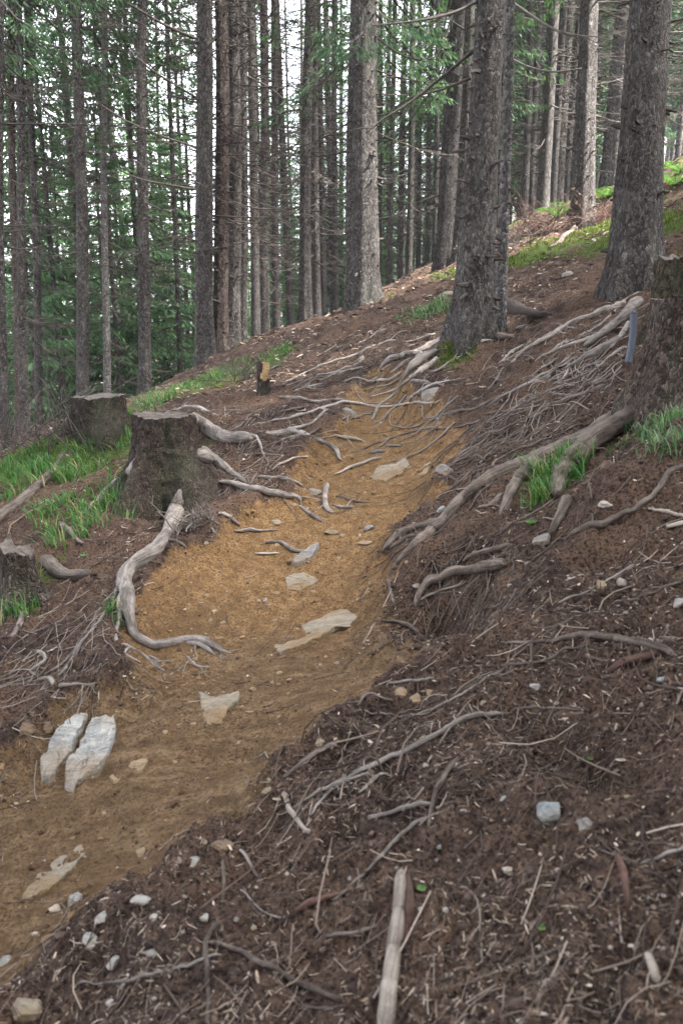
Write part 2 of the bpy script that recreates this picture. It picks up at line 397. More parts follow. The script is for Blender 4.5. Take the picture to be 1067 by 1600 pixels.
def mat_island(name, stops, rough=.9, trans=0.0, tcol=None, nz=None):
    """colour chosen per loose piece"""
    m, nt, b = new_mat(name, rough)
    g = nnode(nt, 'ShaderNodeNewGeometry')
    c = cramp(nt, g.outputs['Random Per Island'], stops)
    if nz:
        n = noise(nt, tex_coord(nt), nz, 4, .7); c = mixc(nt, .5, c, maprange(nt, n, .25, .75, .0, 1.0), 'OVERLAY')
        bump(nt, b, n, .008, .8)
    nt.links.new(c, b.inputs['Base Color'])
    if trans:
        t = nnode(nt, 'ShaderNodeBsdfTranslucent'); mx = nnode(nt, 'ShaderNodeMixShader'); mx.inputs[0].default_value = trans
        tint = mixc(nt, 1.0, c, tcol or (1.3, 1.5, .8), 'MULTIPLY'); nt.links.new(tint, t.inputs[0])
        nt.links.new(b.outputs[0], mx.inputs[1]); nt.links.new(t.outputs[0], mx.inputs[2])
        nt.links.new(mx.outputs[0], nt.nodes['Material Output'].inputs[0])
    return m
def mat_stone(name, dark, light, soil=.3, sc=1.0, cr=.0, soilc=(.20, .125, .06)):
    m, nt, b = new_mat(name, .75); b.inputs['Specular IOR Level'].default_value = .4
    vec = tex_coord(nt)
    n1 = noise(nt, vec, 9*sc, 6, .7, .5); n2 = noise(nt, vec, 60*sc, 4, .7); n3 = noise(nt, vec, 3.5*sc, 3)
    st = noise(nt, tex_coord(nt, (1, 5, 5)), 9*sc, 4, .6, 1.0)
    c = cramp(nt, math_(nt, 'ADD', math_(nt, 'MULTIPLY', n1, .5), math_(nt, 'MULTIPLY', st, .5)), [(.32, dark), (.5, tuple(.5*(a+d) for a, d in zip(dark, light))), (.65, light)])
    c = mixc(nt, maprange(nt, n3, .45, .7, 0, soil*1.6), c, soilc)
    c = mixc(nt, maprange(nt, n2, .6, .7, 0, .4), c, soilc)
    vr = nnode(nt, 'ShaderNodeTexVoronoi', Scale=11*sc, feature='DISTANCE_TO_EDGE'); dv = nnode(nt, 'ShaderNodeVectorMath', operation='ADD')
    nz = nnode(nt, 'ShaderNodeTexNoise', Scale=14*sc, Detail=3); nt.links.new(vec, nz.inputs['Vector']); sv = nnode(nt, 'ShaderNodeVectorMath', operation='SCALE'); sv.inputs['Scale'].default_value = .12
    nt.links.new(nz.outputs['Color'], sv.inputs[0]); nt.links.new(tex_coord(nt, (1, 2.4, 1.5)), dv.inputs[0]); nt.links.new(sv.outputs[0], dv.inputs[1]); nt.links.new(dv.outputs[0], vr.inputs['Vector'])
    crack = maprange(nt, vr.outputs[0], 0, .03, 1-cr, 1); c = mixc(nt, crack, tuple(d*.45 for d in dark), c); st = math_(nt, 'ADD', st, math_(nt, 'MULTIPLY', crack, .4))
    nt.links.new(c, b.inputs['Base Color'])
    bump(nt, b, math_(nt, 'ADD', n1, math_(nt, 'ADD', st, math_(nt, 'MULTIPLY', n2, .5))), .022, 1.0)
    return m
M = {}
M['ground'] = mat_ground()
M['bark'] = mat_bark('spruce_bark', (.036, .030, .028), (.092, .079, .074), (.19, .172, .165))
M['bark_pale_sunlit'] = mat_bark('pale_sunlit_spruce_bark', (.12, .108, .102), (.25, .23, .22), (.38, .355, .34), .8, .4)  # dead pole's own pale bark; on twin and left_f painted-in sunlight
M['bark_red'] = mat_bark('red_spruce_bark', (.040, .027, .024), (.090, .063, .054), (.155, .118, .102), .8, .2, .05)
M['bark_far'] = mat_bark('far_spruce_bark', (.042, .036, .033), (.092, .080, .075), (.17, .152, .142), .55, .3, .15)
M['stump'] = mat_bark('stump_bark', (.030, .021, .018), (.075, .050, .041), (.15, .105, .086), 1.3, .15, .5)
M['stump_pale'] = mat_bark('flaky_stump_bark', (.032, .022, .019), (.082, .058, .048), (.175, .135, .112), 1.0, .15, .3)
M['stump_moss'] = mat_bark('mossy_stump_bark', (.030, .023, .018), (.075, .062, .038), (.13, .115, .07), 1.1, .15, .7)
M['root'] = mat_wood('root_skin', (.16, .135, .12), (.46, .415, .38), bd=.007)
M['root_brown'] = mat_wood('brown_root_skin', (.088, .068, .058), (.29, .24, .205), dirt=.4, bd=.007)
M['root_dark'] = mat_wood('dark_root_skin', (.060, .047, .042), (.27, .22, .19), bd=.006)
M['stump_bark_root'] = mat_wood('dark_bark_root', (.030, .022, .019), (.115, .09, .078), bd=.008)
M['stick'] = mat_wood('grey_stick', (.12, .105, .095), (.36, .325, .30), bd=.003)
M['pale_wood'] = mat_wood('bare_wood', (.20, .165, .14), (.45, .40, .35), dirt=.2, bd=.003)
M['red_bark'] = mat_wood('red_bark', (.085, .045, .036), (.20, .115, .09))
M['cut'] = mat_wood('cut_wood', (.26, .16, .08), (.52, .36, .19), False, dirt=.25)
M['old_cut'] = mat_wood('old_cut_wood', (.07, .058, .05), (.19, .165, .145), False)
M['dead'] = mat_wood('dead_branch', (.050, .042, .038), (.095, .082, .074), False)
M['slab'] = mat_stone('slab_stone', (.15, .12, .085), (.33, .285, .22), .75, 1.0, .12)
M['white_stone'] = mat_stone('white_stone', (.15, .148, .142), (.42, .415, .39), .5, .7, .35)
M['grey_stone'] = mat_stone('grey_stone', (.11, .105, .10), (.28, .265, .25), .45)
M['tan_stone'] = mat_stone('tan_stone', (.16, .11, .065), (.38, .28, .18), .35)
M['earth_stone'] = mat_stone('earthy_stone', (.08, .052, .032), (.20, .145, .095), .5)
M['blue_stone'] = mat_stone('blue_stone', (.15, .175, .185), (.33, .36, .365), .35)
M['needle'] = mat_island('litter', [(0, (.012, .008, .007)), (.45, (.042, .027, .021)), (.74, (.095, .064, .048)), (.9, (.24, .18, .135)), (1, (.46, .39, .32))])
M['chip'] = mat_island('wood_chip', [(0, (.09, .065, .05)), (.6, (.21, .155, .115)), (1, (.42, .35, .28))])
M['twig'] = mat_island('twig', [(0, (.030, .021, .018)), (.6, (.085, .060, .050)), (.9, (.21, .165, .135)), (1, (.38, .32, .275))])
M['clod'] = mat_island('clod', [(0, (.085, .047, .021)), (.6, (.18, .105, .047)), (.93, (.27, .175, .09)), (1, (.40, .34, .26))], nz=60)
M['clod_brown'] = mat_island('brown_clod', [(0, (.055, .031, .016)), (.6, (.13, .078, .040)), (.93, (.22, .15, .085)), (1, (.36, .32, .27))], nz=60)
M['clod_dark'] = mat_island('dark_clod', [(0, (.014, .009, .008)), (.6, (.050, .033, .027)), (.93, (.11, .075, .058)), (1, (.33, .30, .27))], nz=60)
M['grass'] = mat_island('grass', [(0, (.025, .075, .020)), (.5, (.050, .145, .034)), (.82, (.085, .19, .050)), (.9, (.17, .19, .08)), (1, (.28, .24, .14))], .65, .3)
M['grass_blue'] = mat_island('bluish_grass', [(0, (.035, .075, .035)), (.6, (.085, .155, .075)), (1, (.23, .28, .17))], .6, .3)
M['moss'] = mat_island('moss', [(0, (.040, .058, .012)), (.6, (.10, .135, .026)), (1, (.19, .21, .05))], .9, .2)
M['needles_green'] = mat_island('spruce_needles', [(0, (.026, .058, .032)), (.5, (.046, .096, .050)), (.9, (.075, .135, .066)), (1, (.10, .13, .075))], .65, .3)
M['needles_pale'] = mat_island('pale_spruce_needles', [(0, (.048, .098, .056)), (.5, (.088, .16, .088)), (1, (.14, .22, .125))], .65, .45)
M['fern'] = mat_island('fern_leaf', [(0, (.045, .11, .022)), (1, (.10, .20, .05))], .6, .35)

# ------------------------------------------------------------------ the ground: one sheet to the horizon
def build_ground():
    ang = np.r_[np.linspace(-35, 35, 430), np.arange(38, 322, 5.0)]
    th = np.radians(ang)
    r = np.r_[np.linspace(.15, .85, 6), np.geomspace(.95, 12, 600), np.geomspace(12.3, 70, 110), np.geomspace(80, 560, 14)]
    R, T = np.meshgrid(r, th, indexing='ij')
    x, y = R*np.sin(T), R*np.cos(T)
    h, sd = Hf(x, y, True)
    far = R > 90
    h = np.where(far, np.maximum(h, -40) , h)
    nr, na = R.shape
    i = np.arange(nr-1)[:, None]*na; j = np.arange(na)[None]; j2 = (j+1) % na
    F = np.stack([i+j2, i+j, i+na+j, i+na+j2], -1).reshape(-1, 4)
    V = np.stack([x, y, h], -1).reshape(-1, 3)
    c = len(V); V = np.vstack([V, [0, 0, float(Hf(np.array([0.]), np.array([0.]))[0])]])
    me = np_mesh('ground', V, F, M['ground'])
    import bmesh
    bm = bmesh.new(); bm.from_mesh(me); bm.verts.ensure_lookup_table()
    for k in range(na): 
        f = bm.faces.new((bm.verts[c], bm.verts[(k+1) % na], bm.verts[k])); f.smooth = True
    bm.normal_update()
    bm.to_mesh(me); bm.free()
    o = tag(obj('ground', me), kind='structure')
    tr = smooth(-.06, .06, sd)
    moss = np.zeros_like(x)
    for px, py, rad, a in [(335,592,.9,.75),(430,552,.5,.45),(600,465,.4,.3),(705,425,.5,.45),(680,485,.7,.4),(810,400,.6,.45),(885,372,.9,.7),(950,345,1.0,.7),
                           (1050,340,1.3,.95),(1020,425,.4,.6),(870,322,1.5,.8),(715,556,.16,.95),(150,685,.6,.6),(40,740,.7,.6),(100,800,.4,.4),(1040,660,.35,.7),(190,665,.8,.7),(30,900,.3,.6),(320,700,.2,.5)]:
        p = hit(px, py, Hf)[0]; moss += a*np.exp(-((x-p[0])**2 + (y-p[1])**2)/rad**2)
    moss += smooth(13, 22, R)*.5*(x > -1.5) + smooth(8, 14, R)*.45*(x < -1.5)
    p2 = hit([470, 330, 560, 600], [1110, 1200, 1040, 600], Hf)
    pale = smooth(3.7, 2.9, y + .3*fbm(x*3, y*3, 77, 3))*.95
    for p, rad in zip(p2, (.4, .4, .4, .6)): pale += .6*np.exp(-((x-p[0])**2 + (y-p[1])**2)/rad**2)
    col = np.zeros((len(V), 4), np.float32); col[:, 3] = 1
    col[:-1, 0] = tr.ravel(); col[:-1, 1] = np.clip(moss*(1-tr)*.8*(.55 + .9*smooth(-.25, .3, fbm(x*1.3, y*1.3, 55, 3))), 0, 1).ravel(); col[:-1, 2] = np.clip(pale, 0, .9).ravel()
    a = me.color_attributes.new('soil', 'FLOAT_COLOR', 'POINT'); a.data.foreach_set('color', col.ravel())
build_ground()

def build_mountain():
    n, m = 90, 24; V = []
    for i in range(m):
        for j in range(n):
            x = -560 + 620*j/(n-1); t = i/(m-1); y = 400 + 150*t
            ridge = 150 + 30*math.sin(x/130.) + 12*math.sin(x/45. + 1) - .12*(x+300)
            z = -75 + ridge*t**.8 + float(fbm(np.array([x/40.]), np.array([y/40.]), 3, 4)[0])*22
            V.append((x, y, z))
    i = np.arange(m-1)[:, None]*n; j = np.arange(n-1)[None]
    F = np.stack([i+j, i+j+1, i+n+j+1, i+n+j], -1).reshape(-1, 4)
    mt, nt, b = new_mat('far_forest_slope', .95)
    nt.links.new(cramp(nt, noise(nt, tex_coord(nt), .06, 5, .7), [(.3, (.030, .05, .035)), (.7, (.07, .10, .06))]), b.inputs['Base Color'])
    tag(obj('mountain', np_mesh('mountain', np.array(V), F, mt)), kind='structure')
build_mountain()

# ------------------------------------------------------------------ spruce parts
def branch_cloud(n, z0, z1, len0, len1, seed, droop=.35, twigs=5, rad0=.10, thick=.011):
    """thin dead branches round a trunk (trunk radius rad0 at the bottom)"""
    g = np.random.default_rng(seed)
    z = g.uniform(z0, z1, n); a = g.uniform(0, 2*np.pi, n); ln = g.uniform(len0, len1, n)*(.6 + .4*g.random(n))
    d = np.c_[np.cos(a), np.sin(a), np.zeros(n)]
    rise = g.uniform(-droop, droop*.55, n)
    A = d*rad0*.7 + np.c_[np.zeros((n, 2)), z]
    B = A + d*ln[:, None] + np.c_[g.normal(0, .12, (n, 2))*ln[:, None], rise*ln]
    bend = np.c_[g.normal(0, .07, (n, 2)), g.uniform(-.12, .04, n)]*ln[:, None]
    mb = MB(); mb.add(*tubes_np(A, B, thick*(.7+.5*g.random(n)), np.full(n, .004), bend, 3, 4))
    if twigs:
        k = np.repeat(np.arange(n), twigs); t = g.uniform(.25, .98, len(k))
        base = A[k] + (B-A)[k]*t[:, None] + bend[k]*(4*t*(1-t))[:, None]
        side = np.cross(d[k], [0, 0, 1])*np.where(g.random(len(k)) < .5, -1, 1)[:, None]
        tl = ln[k]*g.uniform(.12, .42, len(k))*(1.1-t*.6)
        tip = base + (side*.8 + d[k]*.7 + np.c_[g.normal(0, .15, (len(k), 2)), g.uniform(-.7, .15, len(k))])*tl[:, None]
        mb.add(*tubes_np(base, tip, np.full(len(k), .006), np.full(len(k), .003), g.normal(0, .05, (len(k), 3))*tl[:, None], 3, 2))
    return mb
def crown_arrays(z0, z1, rmax, seed, whorl=.34, per=6, dens=1.0, droop=.45, leaf=(.07, .26), lw=(.016, .038)):
    """needle sprays: bent slivers hanging from drooping branches in whorls. Returns vertices, faces and branch tubes"""
    g = np.random.default_rng(seed)
    BA, BB, BN, BR = [], [], [], []; LV = []
    z = z0
    while z < z1:
        f = (z - z0)/(z1 - z0); rr = rmax*(1 - f)**.8*(.55 + .45*min(1, f*6)) + .12
        for k in range(per):
            if g.random() < .12: continue
            a = g.uniform(0, 2*np.pi); ln = rr*g.uniform(.6, 1.15); d = np.array([math.cos(a), math.sin(a), 0]); s = np.array([-d[1], d[0], 0])
            A = np.array([0, 0, z + g.uniform(-.12, .12)]); dz = -droop*ln*g.uniform(.4, 1.3)*(1 - .8*f) + ln*.25*f
            B = A + d*ln + [0, 0, dz]; bend = np.array([0, 0, -.10*ln]); BA.append(A); BB.append(B); BN.append(bend); BR.append(.008 + .007*ln)
            m = int(ln*46*dens) + 6; t = g.uniform(.12, 1.03, m)
            sd = np.where(g.random(m) < .5, -1, 1)
            wid = ln*.34*(1.12 - t)*g.random(m)**.7*1.3
            p = A + (B-A)*t[:, None] + bend*(4*t*(1-t))[:, None] + s*(sd*wid)[:, None] + d*(wid*.45)[:, None]
            p[:, 2] -= wid*.35 + g.random(m)*.05
            L_ = g.uniform(*leaf, m)*1.0
            dirv = s*(sd*.55)[:, None] + d*.55 + np.c_[g.normal(0, .25, (m, 2)), -g.uniform(.3, 1.3, m)]
            dirv /= np.linalg.norm(dirv, axis=1)[:, None]
            w = np.cross(dirv, g.normal(0, 1, (m, 3))); w /= np.linalg.norm(w, axis=1)[:, None] + 1e-9
            wd_ = g.uniform(*lw, m)[:, None]
            q0 = p; q1 = p + dirv*L_[:, None]*.5 + w*wd_; q2 = p + dirv*L_[:, None]; q3 = p + dirv*L_[:, None]*.5 - w*wd_ + [0, 0, -.01]
            LV.append(np.stack([q0, q1, q2, q3], 1).reshape(-1, 3))
        z += whorl*g.uniform(.7, 1.25)
    V = np.concatenate(LV); F = np.arange(len(V)).reshape(-1, 4)
    return V, F, tubes_np(np.array(BA), np.array(BB), np.array(BR), np.full(len(BA), .003), np.array(BN), 3, 3)
def straight_trunk(h, r0, seed, sides=12, rings=40):
    g = np.random.default_rng(seed); z = np.r_[-1.2, np.linspace(0, 1, rings)**1.3*h]
    f = np.clip(z/h, 0, 1)
    rad = r0*(1 - f*.86)*(1 + .35*np.exp(-np.maximum(z, 0)/.25))
    path = np.c_[.05*np.sin(z*.33 + seed)+.02*np.sin(z*.9), .05*np.cos(z*.29 + seed*2), z]
    return tube(path, rad, sides, seed, .10)
# shared meshes for the trees further back
PT, PD, PC = [], [], []
for s in range(4):
    mb = MB(); mb.add(*straight_trunk(24, .16, 11+s)); PT.append(mb.mesh('far_trunk', M['bark_far']))
for s in range(4):
    mb = branch_cloud(115, 1.0, 11.5, .5, 1.8, 40+s, twigs=6, rad0=.12, thick=.014); PD.append(mb.mesh('far_dead_branches', M['dead']))
def crown_mesh(name, mat, *a, **k):
    V, F, T = crown_arrays(*a, **k); mb = MB(); mb.add(V, F); me_leaf = mb
    mb.add(*T); me = mb.mesh(name, mat, False); me.materials.append(M['dead'])
    idx = np.zeros(len(me.polygons), np.int32); idx[len(F):] = 1; me.polygons.foreach_set('material_index', idx); return me
CR_HIGH = [crown_mesh('high_crown', M['needles_green'], 8.5, 24, 2.4, 60+s, whorl=.46, per=5, dens=.85) for s in range(3)]
CR_LOW = [crown_mesh('low_crown', M['needles_green'], 3.0, 24, 2.9, 70+s, whorl=.36, per=6, dens=.85, droop=.6) for s in range(3)]
CR_PALE = [crown_mesh('pale_crown', M['needles_pale'], 4.0, 22, 2.5, 80+s, whorl=.5, per=5, dens=.8, droop=.65) for s in range(2)]
CR_YOUNG = [crown_mesh('young_crown', M['needles_pale'], .6, 9, 1.7, 90+s, whorl=.28, per=6, dens=1.2, droop=.35) for s in range(2)]
CR_SPARSE = [crown_mesh('sparse_crown', M['needles_green'], 3.0, 22, 2.6, 75+s, whorl=.55, per=4, dens=2.6, droop=.6, leaf=(.05, .15), lw=(.006, .013)) for s in range(3)]
Y_TR = MB(); Y_TR.add(*straight_trunk(9, .07, 99, 8, 14)); Y_TR = Y_TR.mesh('young_trunk', M['bark_far'])

def far_tree(px, Y, wpx, kind, label, group, lean=(0, 0), hscale=None, dead=True, mat=None):
    """background spruce: foot on the ground at the sight-line column px and world distance Y; wpx = trunk width in photo pixels at eye height"""
    x = (px - 533.5)/F_PX*Y/1.0; z = float(Hf(np.array([x]), np.array([Y]))[0])
    r = .5*wpx/F_PX*Y; k = r/.16*1.06
    i = int(RNG.integers(0, 1000))
    root = empty('spruce_tree', (x, Y, z), RNG.uniform(0, 6.28))
    root.rotation_euler.x = lean[0]; root.rotation_euler.y = lean[1]
    tag(root, label, 'tree', group)
    if kind == 'young':
        s = hscale or RNG.uniform(.7, 1.2); root.scale = (s, s, s)
        obj('trunk', Y_TR, root); tag(obj('crown', CR_YOUNG[i % 2], root), kind='stuff'); return root
    hs = hscale or RNG.uniform(.85, 1.15)
    t = obj('trunk', PT[i % 4], root); t.scale = (k, k, hs)
    if mat: 
        t.data = PT_ALT[mat][i % 4]
    cr = {'high': CR_HIGH, 'low': CR_LOW, 'pale': CR_PALE}.get(kind)
    if cr: c = tag(obj('crown', cr[i % len(cr)], root), kind='stuff'); c.scale = (1, 1, hs); c.rotation_euler.z = RNG.uniform(0, 6.28)
    if dead: d = tag(obj('dead_branches', PD[i % 4], root), kind='stuff'); d.scale = (1, 1, hs); d.rotation_euler.z = RNG.uniform(0, 6.28)
    return root
PT_ALT = {}
for nm in ('bark_pale_sunlit', 'bark_red', 'bark'):
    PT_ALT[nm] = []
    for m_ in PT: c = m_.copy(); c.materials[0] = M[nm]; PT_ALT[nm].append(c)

# ------------------------------------------------------------------ the spruces of the foreground, each with its own trunk
TREE = {}
def near_tree(key, base, top, w_base, w_top, label, Y=None, mat='bark', flare=.25, seed=1, crown=None, stubs=40, deadn=60, dz=(1.5, 9), H=22, fh=.35, azl=0.0):
    """trunk through two seen points: base (photo px on the ground) and a point of the axis on the top edge of the photo"""
    if Y is None: p0 = hit(base[0], base[1], Hf)[0]
    else:
        a, _, _ = ray(base[0], base[1]); p0 = np.array([float(a)*Y, Y, 0]); p0[2] = float(Hf(p0[:1], p0[1:2])[0])
    Y0 = p0[1]; p1 = np.array(P(top[0], top[1], Y0 + .03*(base[1]-top[1])/100))
    ax = (p1 - p0)/np.linalg.norm(p1-p0)
    r0 = .5*w_base*scale_at(base[1]-120, Y0); r1 = .5*w_top*scale_at(top[1], Y0)
    ztop = p1[2]-p0[2]; zz = np.r_[-.5, -.25, np.linspace(0, ztop, 110), np.linspace(ztop*1.08, H, 12)]
    rad = np.interp(zz, [-.5, .1, ztop, H], [r0*1.02, r0, r1, .03])
    rad = rad*(1 + flare*np.exp(-np.maximum(zz, -.1)/fh))
    path = ax[None]*zz[:, None]/max(ax[2], .5)
    path[:, 0] += .02*np.sin(zz*.9 + seed); path[:, 1] += .02*np.cos(zz*.8 + seed)
    nl = 5
    lob = lambda s, th: 1 + .9*flare*np.exp(-np.maximum(s-.5, 0)/.22)*np.maximum(np.cos(nl*th + seed + .8*np.sin(2*th+seed)), -.2) + .03*np.cos(7*th + seed*2) + .03*np.cos(3*th + seed + s*.5)
    root = empty('spruce_tree', p0); tag(root, label, 'tree')
    mb = MB(); V, F = tube(path, rad, 56, seed, .07, True, lob); mb.add(V, F)
    obj('trunk', mb.mesh('trunk', M[mat]), root)
    g = np.random.default_rng(seed*13)
    def axis(z): return path[0]*0 + ax*z/max(ax[2], .5)
    stubs = int(stubs*1.6)
    if stubs:
        z = g.uniform(.25, ztop*1.05, stubs); a = g.uniform(0, 2*np.pi, stubs); r_ = np.interp(z, zz, rad)
        d = np.c_[np.cos(a), np.sin(a), g.uniform(-.4, .2, stubs)]
        A = ax[None]*z[:, None]/ax[2] + d*(r_*.80)[:, None]; ln = g.uniform(.015, .045, stubs) + r_*.22; sh = g.random(stubs) < .22; ln[sh] += g.uniform(.02, .10, sh.sum())
        B = A + d*ln[:, None]
        m2 = MB(); m2.add(*tubes_np(A, B, np.clip(r_*.16, .012, .034)*g.uniform(.6, 1.2, stubs), np.clip(r_*.05, .004, .010), g.normal(0, .006, (stubs, 3)), 5, 2))
        tag(obj('branch_stubs', m2.mesh('branch_stubs', M['dead'], False), root), kind='stuff')
    if deadn:
        m3 = branch_cloud(int(deadn*1.7), dz[0], dz[1], .5, 1.9, seed*7, twigs=6, rad0=r1*.9, thick=.013)
        V = np.concatenate(m3.V); V += ax[None]*(V[:, 2]/ax[2])[:, None]*np.array([1, 1, 0]); m3.V = [V]; F = np.concatenate(m3.F); m3.F = [F]
        tag(obj('dead_branches', m3.mesh('dead_branches', M['dead']), root), kind='stuff')
    if crown:
        cm, z0 = crown
        c = tag(obj('crown', cm, root), kind='stuff'); c.location = (ax*z0/ax[2]); c.rotation_euler.z = g.uniform(0, 6)
    TREE[key] = (root, p0, ax, rad, zz); return root

near_tree('right', (986,452), (1020,0), 77, 60, 'thick spruce trunk with silvery bark flakes and mossy foot, above the cut stump', seed=3, flare=.30, stubs=26, deadn=14, dz=(4.5, 12), crown=(CR_HIGH[0], 2))
near_tree('mid', (742,518), (765,0), 60, 43, 'broad dark spruce at the head of the trail, joined to a thinner trunk', seed=5, flare=.30, stubs=55, deadn=10, dz=(3.5, 10), crown=(CR_HIGH[1], 1.5), fh=.3)
near_tree('twin', (781,517), (793,0), 19, 15, 'thin sunlit pale trunk pressed against the right side of the broad dark spruce', seed=6, mat='bark_pale_sunlit', flare=.25, stubs=8, deadn=0, H=18, fh=.2)  # sunlight on this thin trunk is painted as lighter bark
near_tree('pair', (566,478), (574,0), 45, 34, 'knotty grey spruce on the crest, right trunk of a close pair', seed=8, flare=.3, stubs=120, deadn=24, dz=(2.5, 10), crown=(CR_SPARSE[1], .6))
near_tree('pair2', (549,478), (556,0), 21, 17, 'slim dark trunk half hidden behind the knotty grey spruce on the crest', Y=12.4, seed=9, stubs=50, deadn=24, dz=(2, 9))
near_tree('behind', (695,418), (716,0), 30, 24, 'dark spruce just left of the broad spruce, its foot on a mossy rise', seed=10, stubs=60, deadn=20, dz=(3, 10), crown=(CR_SPARSE[0], .2))
near_tree('behind2', (716,415), (734,0), 17, 15, 'thin trunk squeezed between the broad spruce and its dark left neighbour', Y=14.5, seed=12, stubs=30, deadn=14, dz=(3, 10))
near_tree('upper', (905,356), (922,0), 35, 27, 'straight spruce on the mossy upper slope with a widened foot', seed=14, flare=.25, stubs=70, deadn=14, dz=(3, 10), crown=(CR_SPARSE[2], 1.2))
near_tree('four_a', (322,572), (318,0), 29, 24, 'thickest, leftmost trunk of the tight spruce group behind the small sawn stump', seed=16, Y=13.0, stubs=60, deadn=60, dz=(1.5, 8))
near_tree('four_b', (347,557), (346,0), 24, 20, 'reddish trunk second in the tight spruce group behind the small sawn stump', seed=17, Y=13.2, mat='bark_red', stubs=50, deadn=50, dz=(1.5, 8))
near_tree('four_c', (365,556), (366,0), 22, 19, 'third trunk of the tight spruce group, one leafy green sprig beside it', seed=18, Y=13.6, stubs=50, deadn=50, dz=(1.5, 8))
near_tree('four_d', (378,552), (382,0), 14, 14, 'dark rightmost trunk of the tight spruce group behind the small sawn stump', seed=19, Y=14.2, stubs=40, deadn=50, dz=(1.5, 8))
near_tree('crest', (475,503), (483,0), 19, 15, 'slender spruce with a slightly flared foot where the bare path meets the crest', seed=21, Y=15.0, stubs=50, deadn=60, dz=(1.2, 8), crown=(CR_HIGH[0], 1), flare=.5)
near_tree('left_a', (129,640), (122,0), 20, 16, 'straight trunk rising behind the low mossy stump, lit edge on its right', seed=23, Y=15.0, stubs=40, deadn=60, dz=(3, 11), crown=(CR_SPARSE[0], 5))
near_tree('left_b', (226,640), (222,0), 20, 14, 'mid-sized trunk rising behind the big stump, right edge brightly lit', seed=25, Y=15.5, stubs=40, deadn=70, dz=(2, 11), crown=(CR_SPARSE[1], 6))
near_tree('left_c', (38,690), (28,0), 15, 11, 'brown trunk near the left margin, second of three close slim spruces', seed=27, Y=15, stubs=30, deadn=50, dz=(2, 11), crown=(CR_SPARSE[2], 4), mat='bark_far')
near_tree('left_d', (62,690), (45,0), 12, 10, 'grey trunk near the left margin, third of three close slim spruces', seed=29, Y=16, stubs=30, deadn=50, dz=(2, 11), crown=(CR_SPARSE[1], 4))
near_tree('left_e', (27,700), (16,0), 13, 10, 'reddish trunk near the left margin, first of three close slim spruces', seed=30, Y=17, stubs=30, deadn=50, dz=(2, 11), mat='bark_red')
near_tree('left_f', (163,640), (162,0), 12, 9, 'slim sunlit pale trunk between the low mossy stump and the big stump', seed=31, Y=18, stubs=30, deadn=60, dz=(2, 11), crown=(CR_SPARSE[2], 5), mat='bark_pale_sunlit')  # sunlit look put into the bark colour
near_tree('left_g', (4,700), (-2,0), 18, 14, 'dark trunk cut by the left edge of the photo', seed=33, Y=11, stubs=30, deadn=30, dz=(2, 9), crown=(CR_SPARSE[0], 3))

# ------------------------------------------------------------------ the stand behind
ORD = ['leftmost', 'second from left', 'third from left', 'fourth from left', 'fifth from left', 'sixth from left', 'seventh from left', 'eighth from left', 'ninth from left', 'rightmost']
def bg(lst, kind, lab, grp, **k):
    rank = sorted(range(len(lst)), key=lambda i: lst[i][0])
    for q, (px, Y, w) in enumerate(lst):
        i = rank.index(q); l2 = lab if len(lst) == 1 else ('rightmost' if i == len(lst)-1 else ORD[i]) + ' ' + lab
        far_tree(px, Y, w, kind if q % 4 == 0 else None, l2, grp, lean=(RNG.normal(0, .012), RNG.normal(0, .012)), **k)
bg([(404,17,14),(419,18,15),(436,19,12),(456,20,11)], 'high', 'of the bare trunks right of the tight spruce group', 'trunks on the crest', mat='bark')
bg([(497,18,11),(508,20,9),(526,22,9)], 'high', 'of three slim trunks left of the knotty pair', 'trunks left of the pair')
bg([(606,22,8),(622,24,9),(634,21,10),(648,26,8),(662,24,7),(672,20,8),(590,26,7)], 'high', 'of the thin poles right of the knotty pair', 'poles in the middle gap')
bg([(828,17,17),(845,19,11),(863,21,9),(812,22,10),(881,23,11),(838,26,8),(800,19,11),(870,28,9)], 'high', 'trunk of the dark stand behind the upper slope', 'trunks of the upper stand', mat='bark')
bg([(957,18,7)], None, 'pale dead pole standing left of the thick silvery trunk', None, mat='bark_pale_sunlit', hscale=.7)
bg([(935,22,13),(970,26,12),(985,21,11),(1048,15,15),(1062,18,15),(1080,14,18),(1070,24,12)], 'high', 'brown trunk beyond the thick silvery spruce', 'trunks beyond the silvery spruce', mat='bark_red')
bg([(80,22,9),(100,19,8),(140,21,8),(152,24,9),(190,20,7),(205,24,6),(236,23,8),(262,25,7),(285,21,8),(298,26,7)], 'high', 'of the thin trunks downslope at left', 'thin trunks downslope')
for lo, hi, y0, y1, n, kind, lab, grp, hs in [
    (-60, 330, 20, 30, 5, 'pale', 'spruce with hanging pale branches on the slope falling away at left', 'pale spruces downslope', .62),
    (-80, 420, 28, 58, 17, 'pale', 'hazy spruce deep in the valley side wood at left', 'hazy valley spruces', .75),
    (380, 700, 26, 55, 22, None, 'distant slim trunk in the wood beyond the crest', 'distant trunks beyond the crest', 1.),
    (380, 760, 28, 60, 18, 'pale', 'distant green spruce in the wood beyond the crest', 'distant green spruces beyond the crest', .7),
    (700, 1120, 20, 50, 28, None, 'distant dark trunk in the uphill wood at right', 'distant uphill trunks', 1.),
    (690, 1150, 24, 55, 24, 'low', 'distant dark green spruce in the uphill wood', 'distant uphill spruces', .9)]:
    for k in range(n):
        px = lo + (hi-lo)*(k + RNG.uniform(.1, .9))/n; Y = RNG.uniform(y0, y1); l2 = (('rightmost' if k == n-1 else ORD[k]) + ' ' + lab) if n < 8 else lab
        far_tree(px, Y, RNG.uniform(.17, .30)*F_PX/Y, kind, l2, grp, lean=(RNG.normal(0, .012), RNG.normal(0, .012)), dead=kind != 'pale' or k % 2 == 0, hscale=hs*RNG.uniform(.85, 1.15))
